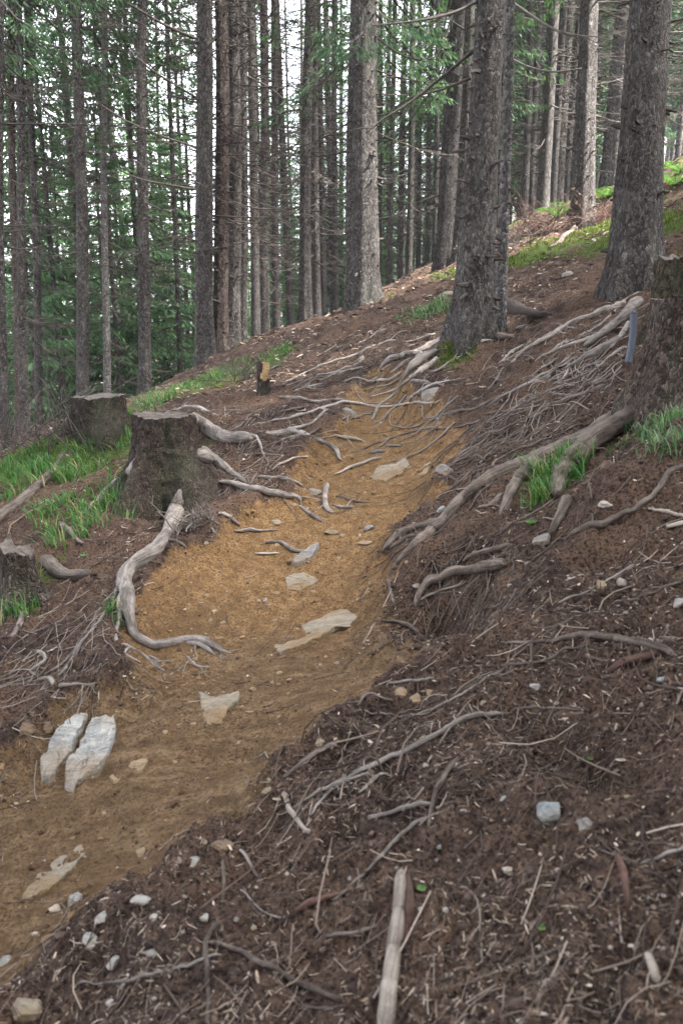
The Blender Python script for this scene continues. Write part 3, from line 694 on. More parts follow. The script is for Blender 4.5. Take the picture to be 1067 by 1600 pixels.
for px, Y in [(60,19),(110,22),(175,21),(210,26),(255,24),(20,24),(285,23),(150,28),(-20,20),(510,30),(600,33)]:
    far_tree(px, Y, 5, 'young', 'young spruce with pale drooping twigs in the understorey', 'young spruces of the understorey')

# neighbours beyond the right edge and behind the camera: the wood that shades the trail
for k, (x, y) in enumerate([(6.0,1.0),(6.8,-2.2),(8.2,3.6),(10.5,0.2),(9.6,-4.5),(12.5,4.0),(3.6,-4.8),(0.2,-5.2),(-3.4,-4.2),(6.4,-7.5),(-6.5,-1.5),(11.5,8.0),(8.4,8.2),(-0.8,-9.0)]):
    z = float(Hf(np.array([x]), np.array([y]))[0])
    root = empty('spruce_tree', (x, y, z), k*1.3)
    tag(root, 'tall spruce of the wood beside the trail, outside the view', 'tree', 'spruces outside the view')
    obj('trunk', PT[k % 4], root).scale = (1.2, 1.2, 1); tag(obj('crown', CR_LOW[k % 3], root), kind='stuff').scale = (1.15, 1.15, 1)
# ------------------------------------------------------------------ the air
def build_haze():
    zs = (-75.0, 140.0); s = 600.0
    V = [(x, y, z) for z in zs for (x, y) in ((-s,-s),(s,-s),(s,s),(-s,s))]
    F = [(3,2,1,0),(4,5,6,7),(0,1,5,4),(1,2,6,5),(2,3,7,6),(3,0,4,7)]
    m = bpy.data.materials.new('haze'); m.use_nodes = True; nt = m.node_tree
    nt.nodes.remove(nt.nodes['Principled BSDF'])
    v = nt.nodes.new('ShaderNodeVolumePrincipled'); v.inputs['Color'].default_value = (.86, .92, 1, 1); v.inputs['Density'].default_value = HAZE; v.inputs['Anisotropy'].default_value = .2
    nt.links.new(v.outputs[0], nt.nodes['Material Output'].inputs['Volume'])
    tag(obj('haze', np_mesh('haze', np.array(V), np.array(F), m, False)), kind='stuff')
HAZE = .0008
build_haze()

# ------------------------------------------------------------------ roots and sticks lying on the ground
def ground_path(pts, step=3.5, lift=.35, smoothn=5):
    p = np.asarray(pts, float); ln = np.sum(np.hypot(*np.diff(p[:, :2], axis=0).T)); n = max(6, int(ln/step))
    q = catmull(p, n); w = np.maximum(q[:, 2]*.98, 1.5)
    h = hit(q[:, 0], q[:, 1], Hf)
    ys = h[:, 1].copy()
    for i in range(len(ys)): 
        a, b = max(0, i-4), min(len(ys), i+5); ys[i] = np.median(h[a:b, 1])
    k = np.ones(smoothn)/smoothn
    ys = np.convolve(np.pad(ys, smoothn//2, mode='edge'), k, 'valid')
    a, b, inv = ray(q[:, 0], q[:, 1]); r = .5*w*ys*(1/((CP - ((800-q[:,1])/F_PX)*SP)))/F_PX
    x = a*ys; z = Hf(x, ys); z = np.maximum(z, b*ys - .03)
    z = np.convolve(np.pad(z, smoothn//2, mode='edge'), k, 'valid')
    return np.c_[x, ys, z + r*lift], r
def wander(path, r, seed, amp=.35):
    n = len(path); s = np.r_[0, np.cumsum(np.linalg.norm(np.diff(path, axis=0), axis=1))]
    rm = np.maximum(r, .002)
    f = 1/(7*rm.mean()+.02)
    path = path.copy(); path[:, 0] += amp*rm*noise2(s*f, s*0 + seed, seed)*2; path[:, 1] += amp*rm*noise2(s*f, s*0 + seed+50, seed)*2
    path[:, 2] += amp*.5*rm*noise2(s*f, s*0 + seed+90, seed)*2
    return path
_rs = [0]
def root_mesh(name, pts, mat, lift=.35, rough=.34, hairs=0, sides=None, sink=True, blunt=False, origin=None, climb=()):
    _rs[0] += 1; sd = _rs[0]
    path, r = ground_path(pts, lift=lift); path = wander(path, r, sd)
    if climb:
        c = np.array([P(px, py, Y) for px, py, Y, w in climb]); cr = np.array([.5*w*scale_at(py, Y) for px, py, Y, w in climb])
        q = catmull(np.c_[np.vstack([c, path[2:4]]), np.r_[cr, r[2:4]]], 14); path = np.vstack([q[:-3, :3], path[2:]]); r = np.r_[q[:-3, 3], r[2:]]
    if sink:
        t = np.linspace(0, 1, len(r)); e = np.minimum(1, np.minimum(t, 1-t)/.06)
        if not blunt: r = r*(.45 + .55*e)
        path[:, 2] -= (1-e)*r*(.9 if not blunt else .1)
    sides = sides or (14 if r.max() > .03 else 9 if r.max() > .01 else 6)
    rough = rough*(.55 if r.max() > .03 else 1); mb = MB(); mb.add(*tube(path, r, sides, sd, rough))
    if hairs:
        g = np.random.default_rng(sd); k = g.integers(2, len(path)-1, hairs); ln = g.uniform(.03, .14, hairs)*(1 + path[k, 1]*.06)
        tg = path[np.minimum(k+1, len(path)-1)] - path[k]; tg /= np.linalg.norm(tg, axis=1)[:, None] + 1e-9
        side = np.c_[-tg[:, 1], tg[:, 0], np.zeros(hairs)]*np.where(g.random(hairs) < .5, -1, 1)[:, None]
        B = path[k] + (side*.8 + tg*g.normal(.5, .5, (hairs, 1)))*ln[:, None]; B[:, 2] = Hf(B[:, 0], B[:, 1]) + .004
        mb.add(*tubes_np(path[k], B, np.minimum(r[k]*.35, .005), np.full(hairs, .0012), g.normal(0, .12, (hairs, 3))*ln[:, None], 4, 4))
    o = np.array(origin) if origin is not None else path[len(path)//2]
    me = mb.mesh(name, M[mat], True, o)
    s = np.r_[0, np.cumsum(np.linalg.norm(np.diff(path, axis=0), axis=1))] + sd*3.7; th = np.linspace(0, 2*math.pi, sides, endpoint=False)
    G = np.zeros((len(me.vertices), 3), np.float32); m = len(path)*sides; tw = th[None] + s[:, None]*2
    G[:m, 0] = np.repeat(s, sides); G[:m, 1] = (np.cos(tw)*r[:, None]).ravel(); G[:m, 2] = (np.sin(tw)*r[:, None]).ravel(); G[m:, 0] = np.arange(len(G)-m)*.01
    me.attributes.new('grain', 'FLOAT_VECTOR', 'POINT').data.foreach_set('vector', G.ravel())
    return me, o
def roots_of(owner, lst, mat='root', lift=.35, hairs=3, climbs={}):
    for q, pts in enumerate(lst):
        me, _ = root_mesh('root', pts, mat, lift, hairs=hairs*2, climb=climbs.get(q, ()), origin=owner.matrix_basis.translation)
        obj('root', me, owner)
def loose(name, cat, label, pts, mat='stick', lift=1.0, group=None, hairs=0, rough=.26, extra=(), blunt=False):
    me, o = root_mesh(name, pts, mat, lift, rough, hairs, blunt=blunt)
    t = tag(obj(name, me, loc=o), label, cat, group)
    for nm, p2, m2 in extra:
        m3, _ = root_mesh(nm, p2, m2, lift, rough, 0, origin=o); obj(nm, m3, t)
    return t

# ------------------------------------------------------------------ stumps
def make_stump(cx, base_y, top_y, w_top, w_base, label, Y=None, mat='stump', face='old_cut', az=(0, 2.1, 4.2), seed=1, tilt=(.05, .02), jag=.02, flare=.5, hk=None, lobe=.28, pw=2.6, rough=1.0):
    p = hit(cx, base_y, Hf)[0]
    if Y: 
        a, _, _ = ray(cx, base_y); p = np.array([float(a)*Y, Y, 0.]); p[2] = float(Hf(p[:1], p[1:2])[0])
    Y0 = p[1]; top = P(cx, top_y, Y0); h = top.z - p[2]
    rt = .5*w_top*scale_at(top_y, Y0); rb = .5*w_base*scale_at(base_y, Y0)
    root = empty('tree_stump', p); tag(root, label, 'tree stump')
    n, sides = 46, 72; g = np.random.default_rng(seed)
    z = np.r_[-.35, -.15, np.linspace(0, h, n)]
    f = np.clip(z/h, 0, 1); rad = rt + (rb-rt)*(1-f)**2.4; rad[:2] = rb*1.12
    th = np.linspace(0, 2*np.pi, sides, endpoint=False)
    lob = np.zeros((len(z), sides))
    for a in az: lob += np.exp(-((np.angle(np.exp(1j*(th-a))))/.38)**2)[None]*((1-f)**2.0)[:, None]
    A = np.cos(th)[None]; B = np.sin(th)[None]
    R = rad[:, None]*(1 + lobe*lob*1.3 - .10*(1-f)[:, None]**1.5 + rough*(.07*fbm(A*1.6 + seed, B*1.6 + z[:, None]*1.2, seed, 3) + .06*noise2(A*7 + z[:, None]*3, B*7 - z[:, None]*14, seed+4) + .05*noise2(A*14, B*14 + z[:, None]*40, seed+5)))
    Z = z[:, None] + np.zeros((1, sides)); Z = Z + (f**6)[:, None]*(jag*fbm(A*3, B*3 + seed, seed+6, 3) + tilt[0]*A*rt + tilt[1]*B*rt)
    V = np.stack([R*A, R*B, Z], -1).reshape(-1, 3)
    i = np.arange(len(z)-1)[:, None]*sides; j = np.arange(sides)[None]; j2 = (j+1) % sides
    F = np.stack([i+j, i+j2, i+sides+j2, i+sides+j], -1).reshape(-1, 4)
    obj('bark', np_mesh('bark', V, F, M[mat]), root)
    # sawn face: rings from the bark's rim inwards
    rim = V.reshape(-1, sides, 3)[-1]; c = rim.mean(0); rings = [rim + [0, 0, -.004]]
    for k, q in enumerate((.93, .75, .5, .25, .06)):
        rr = c + (rim - c)*q; rr[:, 2] += -.008 + .006*noise2(rr[:, 0]*40, rr[:, 1]*40, seed) ; rings.append(rr)
    Vf = np.concatenate(rings); m = len(rings)
    i = np.arange(m-1)[:, None]*sides
    F = np.stack([i+j, i+j2, i+sides+j2, i+sides+j], -1).reshape(-1, 4)
    Vf = np.vstack([Vf, c - [0, 0, .008]]); jj = np.arange(sides)
    Fc = np.c_[(m-1)*sides+jj, (m-1)*sides+(jj+1) % sides, np.full(sides, m*sides), np.full(sides, m*sides)]
    mb = MB(); mb.add(Vf, np.vstack([F, Fc])); obj('sawn_face', mb.mesh('sawn_face', M[face], True), root)
    return root
ST_L = make_stump(262, 772, 648, 95, 112, 'large dark stump with wide roots and a mossy right flank, left of the trail', seed=2, az=(2.95, 4.1, -.75, .55, -.05), tilt=(-.02, .05), lobe=.75, pw=4.5, rough=1.7, jag=.035)
ST_LB = make_stump(158, 672, 618, 84, 100, 'low mossy stump with bright grass before it, behind the large stump', seed=3, az=(3.3, 5.2))
ST_S = make_stump(412, 616, 571, 21, 25, 'small freshly sawn stump with an orange cut side, beside the crest trees', seed=4, az=(4.4,), mat='stump', face='cut', tilt=(-.45, -.3), lobe=.15)
ST_BL = make_stump(34, 935, 856, 52, 74, 'broken brown stump at the left edge with one thick root to the right', seed=5, az=(6.1, 4.6), mat='stump_pale', tilt=(-.35, .05), jag=.05, lobe=.5)
ST_R = make_stump(1066, 628, 466, 122, 138, 'tall sawn stump at the right edge with a grey pipe leaning on it', seed=6, az=(3.75, 4.5, 2.7), tilt=(.0, .03), lobe=.4, pw=4, mat='stump_pale', rough=1.3)
ST_R2 = make_stump(1062, 470, 405, 86, 96, 'squat mossy stump behind the tall sawn stump', seed=7, az=(3.5, 4.8), Y=5.5, lobe=.3, mat='stump_moss', rough=1.8, jag=.07, tilt=(-.1, .1))
sp = ST_S.matrix_basis.translation
mb = MB(); k = scale_at(595, sp.y)                                     # orange axe-cut on the small stump's side
V, F = tube(np.array([[.42*.011*0+.004, -.004, .05], [.010, -.012, .16], [.014, -.010, .30]])*1.0, np.array([.045, .055, .05]), 12, 3, .2); mb.add(V, F)
obj('axe_cut', mb.mesh('axe_cut', M['cut']), ST_S)
def sprung_moss(parent, n, spread, hgt, seed, off=(0,0,0)):
    pass

SLY = ST_L.matrix_basis.translation.y
roots_of(ST_L, [
 [(292,782,33),(286,794,31),(272,812,27),(258,838,20),(244,860,24),(222,880,26),(202,900,26),(196,921,26),(198,945,24),(203,970,16),(212,995,15),(237,1010,15),(266,1007,15),(293,1000,13),(315,1001,14),(333,1010,12),(349,1018,9),(362,1020,5)],
 [(194,915,12),(188,944,10),(187,966,8),(182,985,6),(185,1005,6),(200,1011,6),(212,1010,5)],
 [(290,1005,8),(315,1009,8),(328,1020,7),(337,1030,4)], [(346,1017,6),(343,1035,4)],
 [(202,1000,4),(196,1023,4),(210,1030,3),(221,1034,3)], [(210,1014,4),(228,1027,5),(243,1040,6),(258,1052,4)], [(230,1022,4),(247,1033,4),(257,1044,3)],
 [(289,1028,2),(294,1022,3),(302,1038,4),(310,1043,4),(329,1042,3)],
 [(310,655,18),(322,668,20),(338,681,22),(360,687,22),(380,687,20),(394,686,12)],
 [(262,645,5),(285,638,7),(308,636,8),(325,645,8),(342,653,5)],
 [(316,708,26),(340,725,16),(365,742,12),(386,756,7)],
 [(196,748,16),(186,755,14),(165,770,10),(145,790,8),(118,816,5)],
 [(191,892,4),(186,912,5),(175,938,5),(160,965,5),(140,990,6),(125,1010,6),(114,1030,6),(108,1042,6),(97,1053,6),(90,1063,5)],
 [(180,920,3),(165,940,4),(150,960,4),(148,975,4),(135,990,4),(120,1012,4),(100,1035,4),(80,1055,3)],
 [(385,674,3),(395,678,5),(404,688,5),(410,708,4),(417,725,3)],
 [(412,683,8),(425,680,11),(450,677,12),(475,679,11),(495,687,9),(510,694,7),(518,697,9),(527,706,7),(530,718,5),(536,727,3)],
], climbs={0: [(283,690,SLY+.03,16),(287,722,SLY-.06,30),(294,757,SLY-.16,36)], 8: [(300,652,SLY+.05,20)], 10: [(305,700,SLY-.05,30),(322,714,SLY,24)], 11: [(228,712,SLY-.05,34),(212,733,SLY-.05,22)]})
roots_of(ST_BL, [
 [(62,872,26),(85,893,24),(105,902,20),(125,902,19),(140,899,13)],
 [(48,915,9),(45,940,9),(38,960,10),(28,985,9),(16,1005,8)],
], 'root_brown')
roots_of(ST_LB, [[(110,700,10),(75,745,14),(40,780,16),(0,812,16),(-30,830,16)]], 'root_brown')
roots_of(ST_R, [
 [(985,632,18),(960,655,22),(935,675,25),(900,693,25),(853,713,23),(802,733,22),(769,750,24),(740,772,22),(718,792,19),(698,814,17),(672,832,17),(656,846,16),(641,861,13),(622,879,10),(607,904,7),(613,933,6),(620,963,4)],
 [(960,672,20),(920,690,22),(882,705,22),(847,723,22),(815,745,21),(798,770,18),(787,797,14),(779,811,8)],
 [(746,797,4),(770,787,7),(792,766,7)],
 [(596,866,5),(608,850,9),(620,838,13),(645,829,13),(684,817,11)],
 [(610,858,4),(625,847,7),(650,838,6)], [(668,811,4),(676,803,5),(690,798,4)],
 [(889,775,20),(880,800,18),(866,826,12),(856,838,6)],
 [(631,811,2),(645,800,3),(690,775,3),(720,752,4),(757,716,4),(802,677,4),(825,668,4),(853,659,3)],
 [(704,780,2),(722,755,3),(734,740,3)],
 [(718,772,3),(757,744,4),(780,716,4),(820,700,4),(853,687,4),(890,671,4),(921,660,3)],
 [(811,719,2),(835,703,3),(862,684,3)],
 [(790,822,2),(850,792,4),(885,765,4),(930,735,3)],
], 'root_brown', lift=.5)
roots_of(ST_R, [[(1000,650,34),(968,676,32),(931,702,34),(896,731,34),(874,757,30),(866,790,20)]], 'root_brown', lift=1.0)
roots_of(ST_R, [[(1078,728,10),(1067,731,10),(1044,740,10),(1028,765,10),(1005,786,9),(980,802,10),(930,823,12),(880,838,8)]], 'root_brown', lift=.6)
roots_of(TREE['right'][0], [
 [(795,574,4),(820,547,7),(849,535,9),(875,515,10),(910,500,10),(955,484,11),(975,470,10)],
 [(777,575,4),(800,550,5),(820,537,4)], [(788,566,3),(775,595,3),(760,612,2)],
 [(861,546,5),(898,532,7),(930,512,5),(950,497,4),(975,470,4),(1000,455,5)],
 [(912,546,9),(947,518,14),(976,497,17),(1000,468,20)],
 [(880,580,5),(910,562,10),(940,548,15),(968,530,14)], [(953,550,6),(970,525,9),(984,500,9)],
 [(915,592,3),(938,570,5),(955,556,6),(980,542,6)], [(863,604,3),(880,593,5),(888,575,4),(886,557,3)],
 [(803,612,4),(846,587,5),(870,572,4),(892,558,3)], [(760,636,4),(785,620,5),(830,600,4),(860,585,3)],
 [(820,601,3),(850,590,4),(880,570,4),(905,555,3)], [(845,600,2),(870,588,3),(900,568,3),(925,545,3)], [(815,592,3),(850,575,4),(872,558,3)],
 [(860,500,2),(900,515,3),(940,500,3)], [(835,560,3),(868,548,5),(905,535,6),(935,520,5)],
], 'root', lift=.5)
roots_of(TREE['right'][0], [[(848,640,6),(884,626,9),(920,616,10),(948,604,9)], [(760,642,3),(810,640,3),(835,630,4),(853,627,3)], [(820,658,4),(842,647,6),(862,642,5)]], 'root_brown', lift=.5)
roots_of(TREE['mid'][0], [
 [(590,579,4),(605,566,9),(622,559,11),(645,553,10),(670,543,10),(690,535,9),(705,528,8),(722,531,7),(742,536,6),(771,533,4)],
 [(609,579,3),(630,572,6),(650,560,7),(663,545,7),(685,530,6),(706,520,6)],
 [(628,592,7),(645,578,13),(660,563,14),(684,548,9)], [(640,598,8),(655,585,11),(668,575,10),(686,558,8)],
 [(641,598,7),(620,608,5),(600,616,4),(577,620,3)], [(620,612,4),(605,625,5),(592,634,5),(586,648,5),(580,666,3)],
 [(630,588,5),(600,596,5),(575,596,3),(558,594,2)], [(631,594,3),(605,602,3),(569,607,2)],
 [(642,590,6),(655,595,6),(669,604,5)], [(640,622,4),(655,614,6),(675,605,6),(692,598,4),(706,594,3)],
 [(670,589,3),(690,575,4),(712,560,4),(733,549,3)],
 [(560,555,4),(575,545,4),(595,537,4),(621,533,3)], [(630,537,3),(657,530,4),(681,521,4)], [(560,540,2),(590,520,3),(610,500,2)],
 [(537,599,4),(560,593,4),(592,598,4)], [(494,588,4),(515,585,5),(545,580,4),(574,575,3)], [(440,600,2),(465,590,4),(500,573,4),(530,563,4),(560,553,4),(582,542,3)],
 [(500,600,2),(530,580,3),(556,570,3),(570,562,2)], [(459,613,3),(475,607,4),(492,602,3),(503,609,2)],
], 'root', lift=.55, hairs=4)
roots_of(TREE['mid'][0], [
 [(669,651,3),(705,646,5),(740,640,5),(780,622,5),(802,611,5)], [(741,632,2),(760,612,3),(781,588,3)], [(711,637,3),(734,631,3)],
 [(545,711,3),(577,698,3),(612,685,4),(640,677,4),(663,670,5),(700,671,4),(735,662,4),(759,656,3)],
 [(680,664,3),(690,650,3),(701,636,2)],
 [(727,687,3),(757,682,4),(797,667,5),(838,646,5),(856,639,4)],
 [(690,738,4),(705,728,4),(728,715,4),(745,711,4),(752,717,4),(758,729,3)], [(690,738,4),(705,746,4),(721,753,3)],
 [(715,715,4),(745,695,4),(792,671,3)], [(697,733,3),(735,702,4),(782,675,4)], [(700,725,3),(725,700,3),(760,680,3)],
], 'root_dark', lift=.5, hairs=3)
roots_of(TREE['mid'][0], [[(770,474,24),(792,482,24),(820,489,18),(845,494,13),(863,497,7)]], 'stump_bark_root', lift=.25)
roots_of(TREE['twin'][0], [[(778,520,14),(786,527,10),(804,533,6)]], 'root_brown')
roots_of(TREE['upper'][0], [[(900,352,12),(885,368,10),(868,385,7),(858,392,4)]], 'root_brown', hairs=0)

ROOT_LOOSE = [
 ('bleached root crossing the upper trail just right of the small sawn stump', [(434,620,3),(455,623,6),(484,629,6),(520,627,5),(546,629,3)], 'root'),
 ('short dark root end in the gap between the sawn stump and the bleached roots', [(432,648,2),(440,643,4),(460,641,4),(486,635,3)], 'root_dark'),
 ('long smooth root arching over the trail towards the broad spruce', [(385,668,2),(420,660,4),(445,657,5),(480,647,6),(510,637,6),(540,631,6),(560,631,5),(585,637,4),(620,635,4),(665,631,4),(692,635,2)], 'root'),
 ('forked root dropping from the long arching root to the trail edge', [(514,635,4),(500,650,5),(488,662,7),(470,671,7),(448,675,5)], 'root'),
 ('thick broken root end lying at the trail edge below the forked root', [(403,747,5),(425,747,8),(445,752,8),(473,758,5)], 'root'),
 ('thick pale root across the left bank pointing into the orange soil', [(342,752,6),(360,758,9),(395,768,11),(430,774,11),(460,779,8),(472,781,4)], 'root'),
 ('short crooked root standing out of the orange soil, light grey', [(511,751,7),(508,770,9),(507,785,9),(512,798,8),(521,809,4)], 'root'),
 ('wavy short root right of the light grey crooked root', [(517,783,4),(528,793,5),(541,794,5),(554,803,3)], 'root'),
 ('thin wavy brown root above the wavy short one', [(524,770,3),(543,780,4),(555,784,4),(575,789,3)], 'root_brown'),
 ('curved root stub at the lower tip of the thick pale root', [(465,790,5),(480,800,6),(495,813,6),(504,816,4)], 'root'),
 ('arched brown root spanning the dark hollow on the right bank', [(651,958,7),(652,938,10),(663,920,12),(677,908,14),(706,899,15),(735,896,16),(760,893,18),(780,890,19),(792,889,12)], 'root_brown'),
 ('thinner root curled under the arched brown root', [(656,950,4),(668,930,5),(690,923,4),(715,919,5),(731,907,4)], 'root'),
 ('half buried mossy root above the arched brown root', [(724,872,6),(764,863,10),(797,856,7)], 'root_dark'),
 ('bent bare root poking from the lower left bank', [(55,1010,5),(66,1020,7),(71,1033,6),(56,1045,5),(48,1052,5),(58,1062,4)], 'root'),
 ('pale pointed root sticking out flat from the lower left bank', [(41,1065,4),(60,1064,4),(77,1062,7),(88,1072,8),(110,1072,5),(153,1068,2)], 'pale_wood'),
 ('flat pale root piece in the orange soil left of the fine long root', [(521,685,3),(540,685,6),(555,687,5),(568,695,3)], 'pale_wood'),
 ('bent thin root at the top of the orange soil', [(534,667,3),(543,651,4),(560,651,3),(581,647,3)], 'root'),
 ('brown root looping out of the bank at the right edge of the trail foot', [(559,1110,4),(567,1092,5),(576,1085,5),(598,1091,4),(615,1101,4)], 'root_brown'),
 ('thin pale root running between the loose mound and the right bank', [(557,1109,2),(598,1116,3),(643,1119,4),(707,1095,4),(760,1060,3),(801,1039,3)], 'root'),
 ('forked brown rootlet on the dark slope right of the arched root', [(746,999,3),(778,964,4),(800,935,5),(808,916,4)], 'root_brown'),
 ('reddish thin root on the slope above the bluish stone', [(796,1107,4),(855,1108,5),(921,1111,3)], 'root_brown'),
]
for lab, pts, mat in ROOT_LOOSE: loose('exposed_root', 'root', lab, pts, mat, lift=.8, hairs=4, rough=.3)
STICKS = [
 ('peeled pale log lying end-on at the bottom of the photo', [(628,1360,8),(627,1375,16),(626,1400,21),(622,1450,23),(614,1510,25),(605,1570,27),(598,1630,29)], 'pale_wood', 'log'),
 ('long grey branch slanting up the dark right slope', [(433,1278,2),(474,1254,4),(520,1230,7),(547,1216,8),(611,1187,9),(675,1156,9),(720,1129,10),(760,1121,9),(797,1116,5)], 'stick', 'branch'),
 ('thin broken branch lying under the long grey branch', [(484,1281,3),(500,1255,5),(528,1229,5),(586,1205,4)], 'stick', 'branch'),
 ('short thick stick at the foot of the trail, pointing up right', [(442,1221,5),(477,1191,9),(526,1163,8)], 'root_brown', 'stick'),
 ('short barkless stick pointing down right below the trail foot', [(441,1237,7),(455,1270,9),(485,1316,8)], 'pale_wood', 'stick'),
 ('grey stick lying flat left of the knobbly upright stick', [(576,1280,6),(605,1275,8),(643,1264,8),(676,1259,6)], 'stick', 'stick'),
 ('knobbly brown stick running down the middle of the right slope', [(717,1183,6),(702,1203,8),(690,1225,10),(681,1238,10),(674,1268,7),(669,1302,4)], 'root_brown', 'stick'),
 ('bent grey stick reaching from the knobbly stick towards the log', [(668,1278,6),(624,1309,7),(592,1343,6),(560,1375,5),(519,1411,4)], 'stick', 'stick'),
 ('pair of short grey sticks below the long grey branch', [(560,1245,3),(582,1222,6),(607,1202,5)], 'stick', 'stick'),
 ('tiny upright stick left of the knobbly brown stick', [(646,1257,3),(668,1220,3)], 'pale_wood', 'stick'),
 ('brown branch arching low over the bottom left litter', [(320,1472,4),(360,1482,8),(420,1515,10),(480,1545,10),(541,1571,8)], 'root_brown', 'branch'),
 ('long thin grey branch along the bottom left stones', [(115,1538,3),(200,1535,6),(255,1520,8),(300,1508,6),(346,1489,4)], 'stick', 'branch'),
 ('upright stick crossing the branches at the bottom left', [(345,1438,7),(322,1475,9),(325,1530,8),(326,1610,8)], 'root_brown', 'stick'),
 ('flaking piece of branch left of the peeled log', [(455,1430,5),(480,1418,12),(510,1408,10),(541,1394,4)], 'red_bark', 'stick'),
 ('curved thin stick above the bottom left branches', [(375,1320,5),(390,1350,5),(403,1379,4)], 'stick', 'stick'),
 ('short straight upright stick beside the brown stone', [(348,1338,6),(350,1390,7),(348,1421,4)], 'root_brown', 'stick'),
 ('thin arched twig between the flaking piece and the upright stick', [(375,1385,3),(410,1425,4),(446,1441,4)], 'stick', 'stick'),
 ('dark stick left of the peeled log', [(512,1463,6),(550,1460,7),(591,1451,5)], 'root_dark', 'stick'),
 ('short stick at the bottom edge left of the peeled log', [(455,1570,4),(500,1578,5),(541,1574,4)], 'root_dark', 'stick'),
 ('thin bowed twig right of the peeled log', [(720,1380,3),(745,1410,4),(750,1460,4),(753,1512,3)], 'pale_wood', 'stick'),
 ('reddish strip of bark on the needles at right', [(963,1334,10),(975,1380,14),(984,1432,7)], 'red_bark', 'bark strip'),
 ('straight grey stick at the right edge below the bluish stone', [(1000,1353,5),(1040,1338,6),(1080,1325,6)], 'stick', 'stick'),
 ('long thin twig across the needles right of the log', [(715,1546,4),(780,1520,6),(830,1500,5),(906,1469,3)], 'root_brown', 'stick'),
 ('pale splinter standing at the lower right corner', [(1010,1483,6),(1018,1515,15),(1026,1548,11)], 'pale_wood', 'splinter'),
 ('dark wet branch lying across the slope near the right edge', [(780,1004,4),(820,1007,5),(866,1004,7),(909,996,11),(947,1001,11),(1000,1011,12),(1035,1020,12),(1058,1029,5)], 'root_dark', 'branch'),
 ('thin forked end crossing the dark wet branch', [(998,1023,4),(1022,1009,5),(1066,1006,4)], 'root_brown', 'branch'),
 ('thick purple brown piece of branch below the dark wet branch', [(948,1054,8),(980,1037,13),(1028,1028,10)], 'red_bark', 'branch'),
 ('pale curved branch under the dark wet branch', [(740,1045,3),(780,1042,4),(815,1041,5),(850,1033,5),(888,1017,5),(921,1009,4)], 'root_brown', 'branch'),
 ('straight thin stick on the slope above the dark wet branch', [(872,943,4),(930,920,4),(989,882,3)], 'stick', 'stick'),
 ('long thin stick reaching in from the right edge', [(909,969,2),(963,942,3),(1006,934,4),(1070,906,5)], 'root_brown', 'stick'),
 ('split pale stick near the right edge by the soil mound', [(1012,793,4),(1040,803,6),(1072,814,6)], 'pale_wood', 'stick'),
 ('flat weathered stick at the right edge below the split pale one', [(1040,825,7),(1072,822,9)], 'pale_wood', 'stick'),
 ('long fallen stick on the bank left of the knotted roots', [(421,737,2),(445,724,4),(481,707,3)], 'pale_wood', 'stick'),
 ('pale tapering stick in the middle of the orange soil', [(519,747,1.5),(535,738,4),(550,731,5),(580,721,5),(596,715,3)], 'pale_wood', 'stick'),
 ('two toned stick stub on the orange soil', [(578,703,3),(590,708,5),(601,712,3)], 'stick', 'stick'),
 ('forked twig lying on the upper orange soil', [(603,692,3),(618,699,4),(628,705,3)], 'pale_wood', 'stick'),
 ('greenish stick with a pale end on the left of the orange soil', [(366,834,3),(390,831,6),(410,830,4),(435,832,3)], 'stick', 'stick'),
 ('branched driftwood piece touching the grey slab stone', [(414,847,5),(440,850,5),(450,858,7),(466,865,6),(485,861,3)], 'root', 'stick'),
 ('flat splinter left of the driftwood piece', [(397,866,2),(412,867,4),(437,866,3)], 'pale_wood', 'splinter'),
 ('pale stick end jutting from the left bank', [(342,801,5),(358,812,7),(376,824,4)], 'root', 'stick'),
 ('thin dark twig leaning on the big front root', [(277,791,3),(295,806,4),(316,822,3)], 'root_dark', 'stick'),
 ('loose bark strip over the big front root', [(235,860,3),(255,843,5),(275,848,5),(292,857,3)], 'root_brown', 'bark strip'),
 ('stick at the trail edge near the hanging root tip', [(597,971,4),(616,972,5),(638,980,7),(661,999,5)], 'root_brown', 'stick'),
 ('curved stick on the loose mound at the trail foot', [(608,1069,5),(640,1066,5),(679,1061,4)], 'stick', 'stick'),
 ('thin straight twig on the smooth lower trail', [(395,1184,2),(430,1178,3),(440,1174,2)], 'stick', 'stick'),
 ('dark twig lying in the grass by the left bank', [(95,815,9),(112,838,8),(131,858,5)], 'root_brown', 'stick'),
]
for lab, pts, mat, cat in STICKS:
    nm = {'log': 'fallen_log', 'branch': 'fallen_branch', 'stick': 'stick', 'splinter': 'wood_splinter', 'bark strip': 'bark_strip'}[cat]
    loose(nm, cat, lab, pts, mat, lift=1.15, hairs=5 if cat == 'branch' else 0, blunt=cat in ('log', 'stick'), extra=[('bark_remnant', [(634,1364,9),(639,1390,13),(641,1425,14),(636,1458,11),(629,1490,5)], 'red_bark')] if cat == 'log' else ())

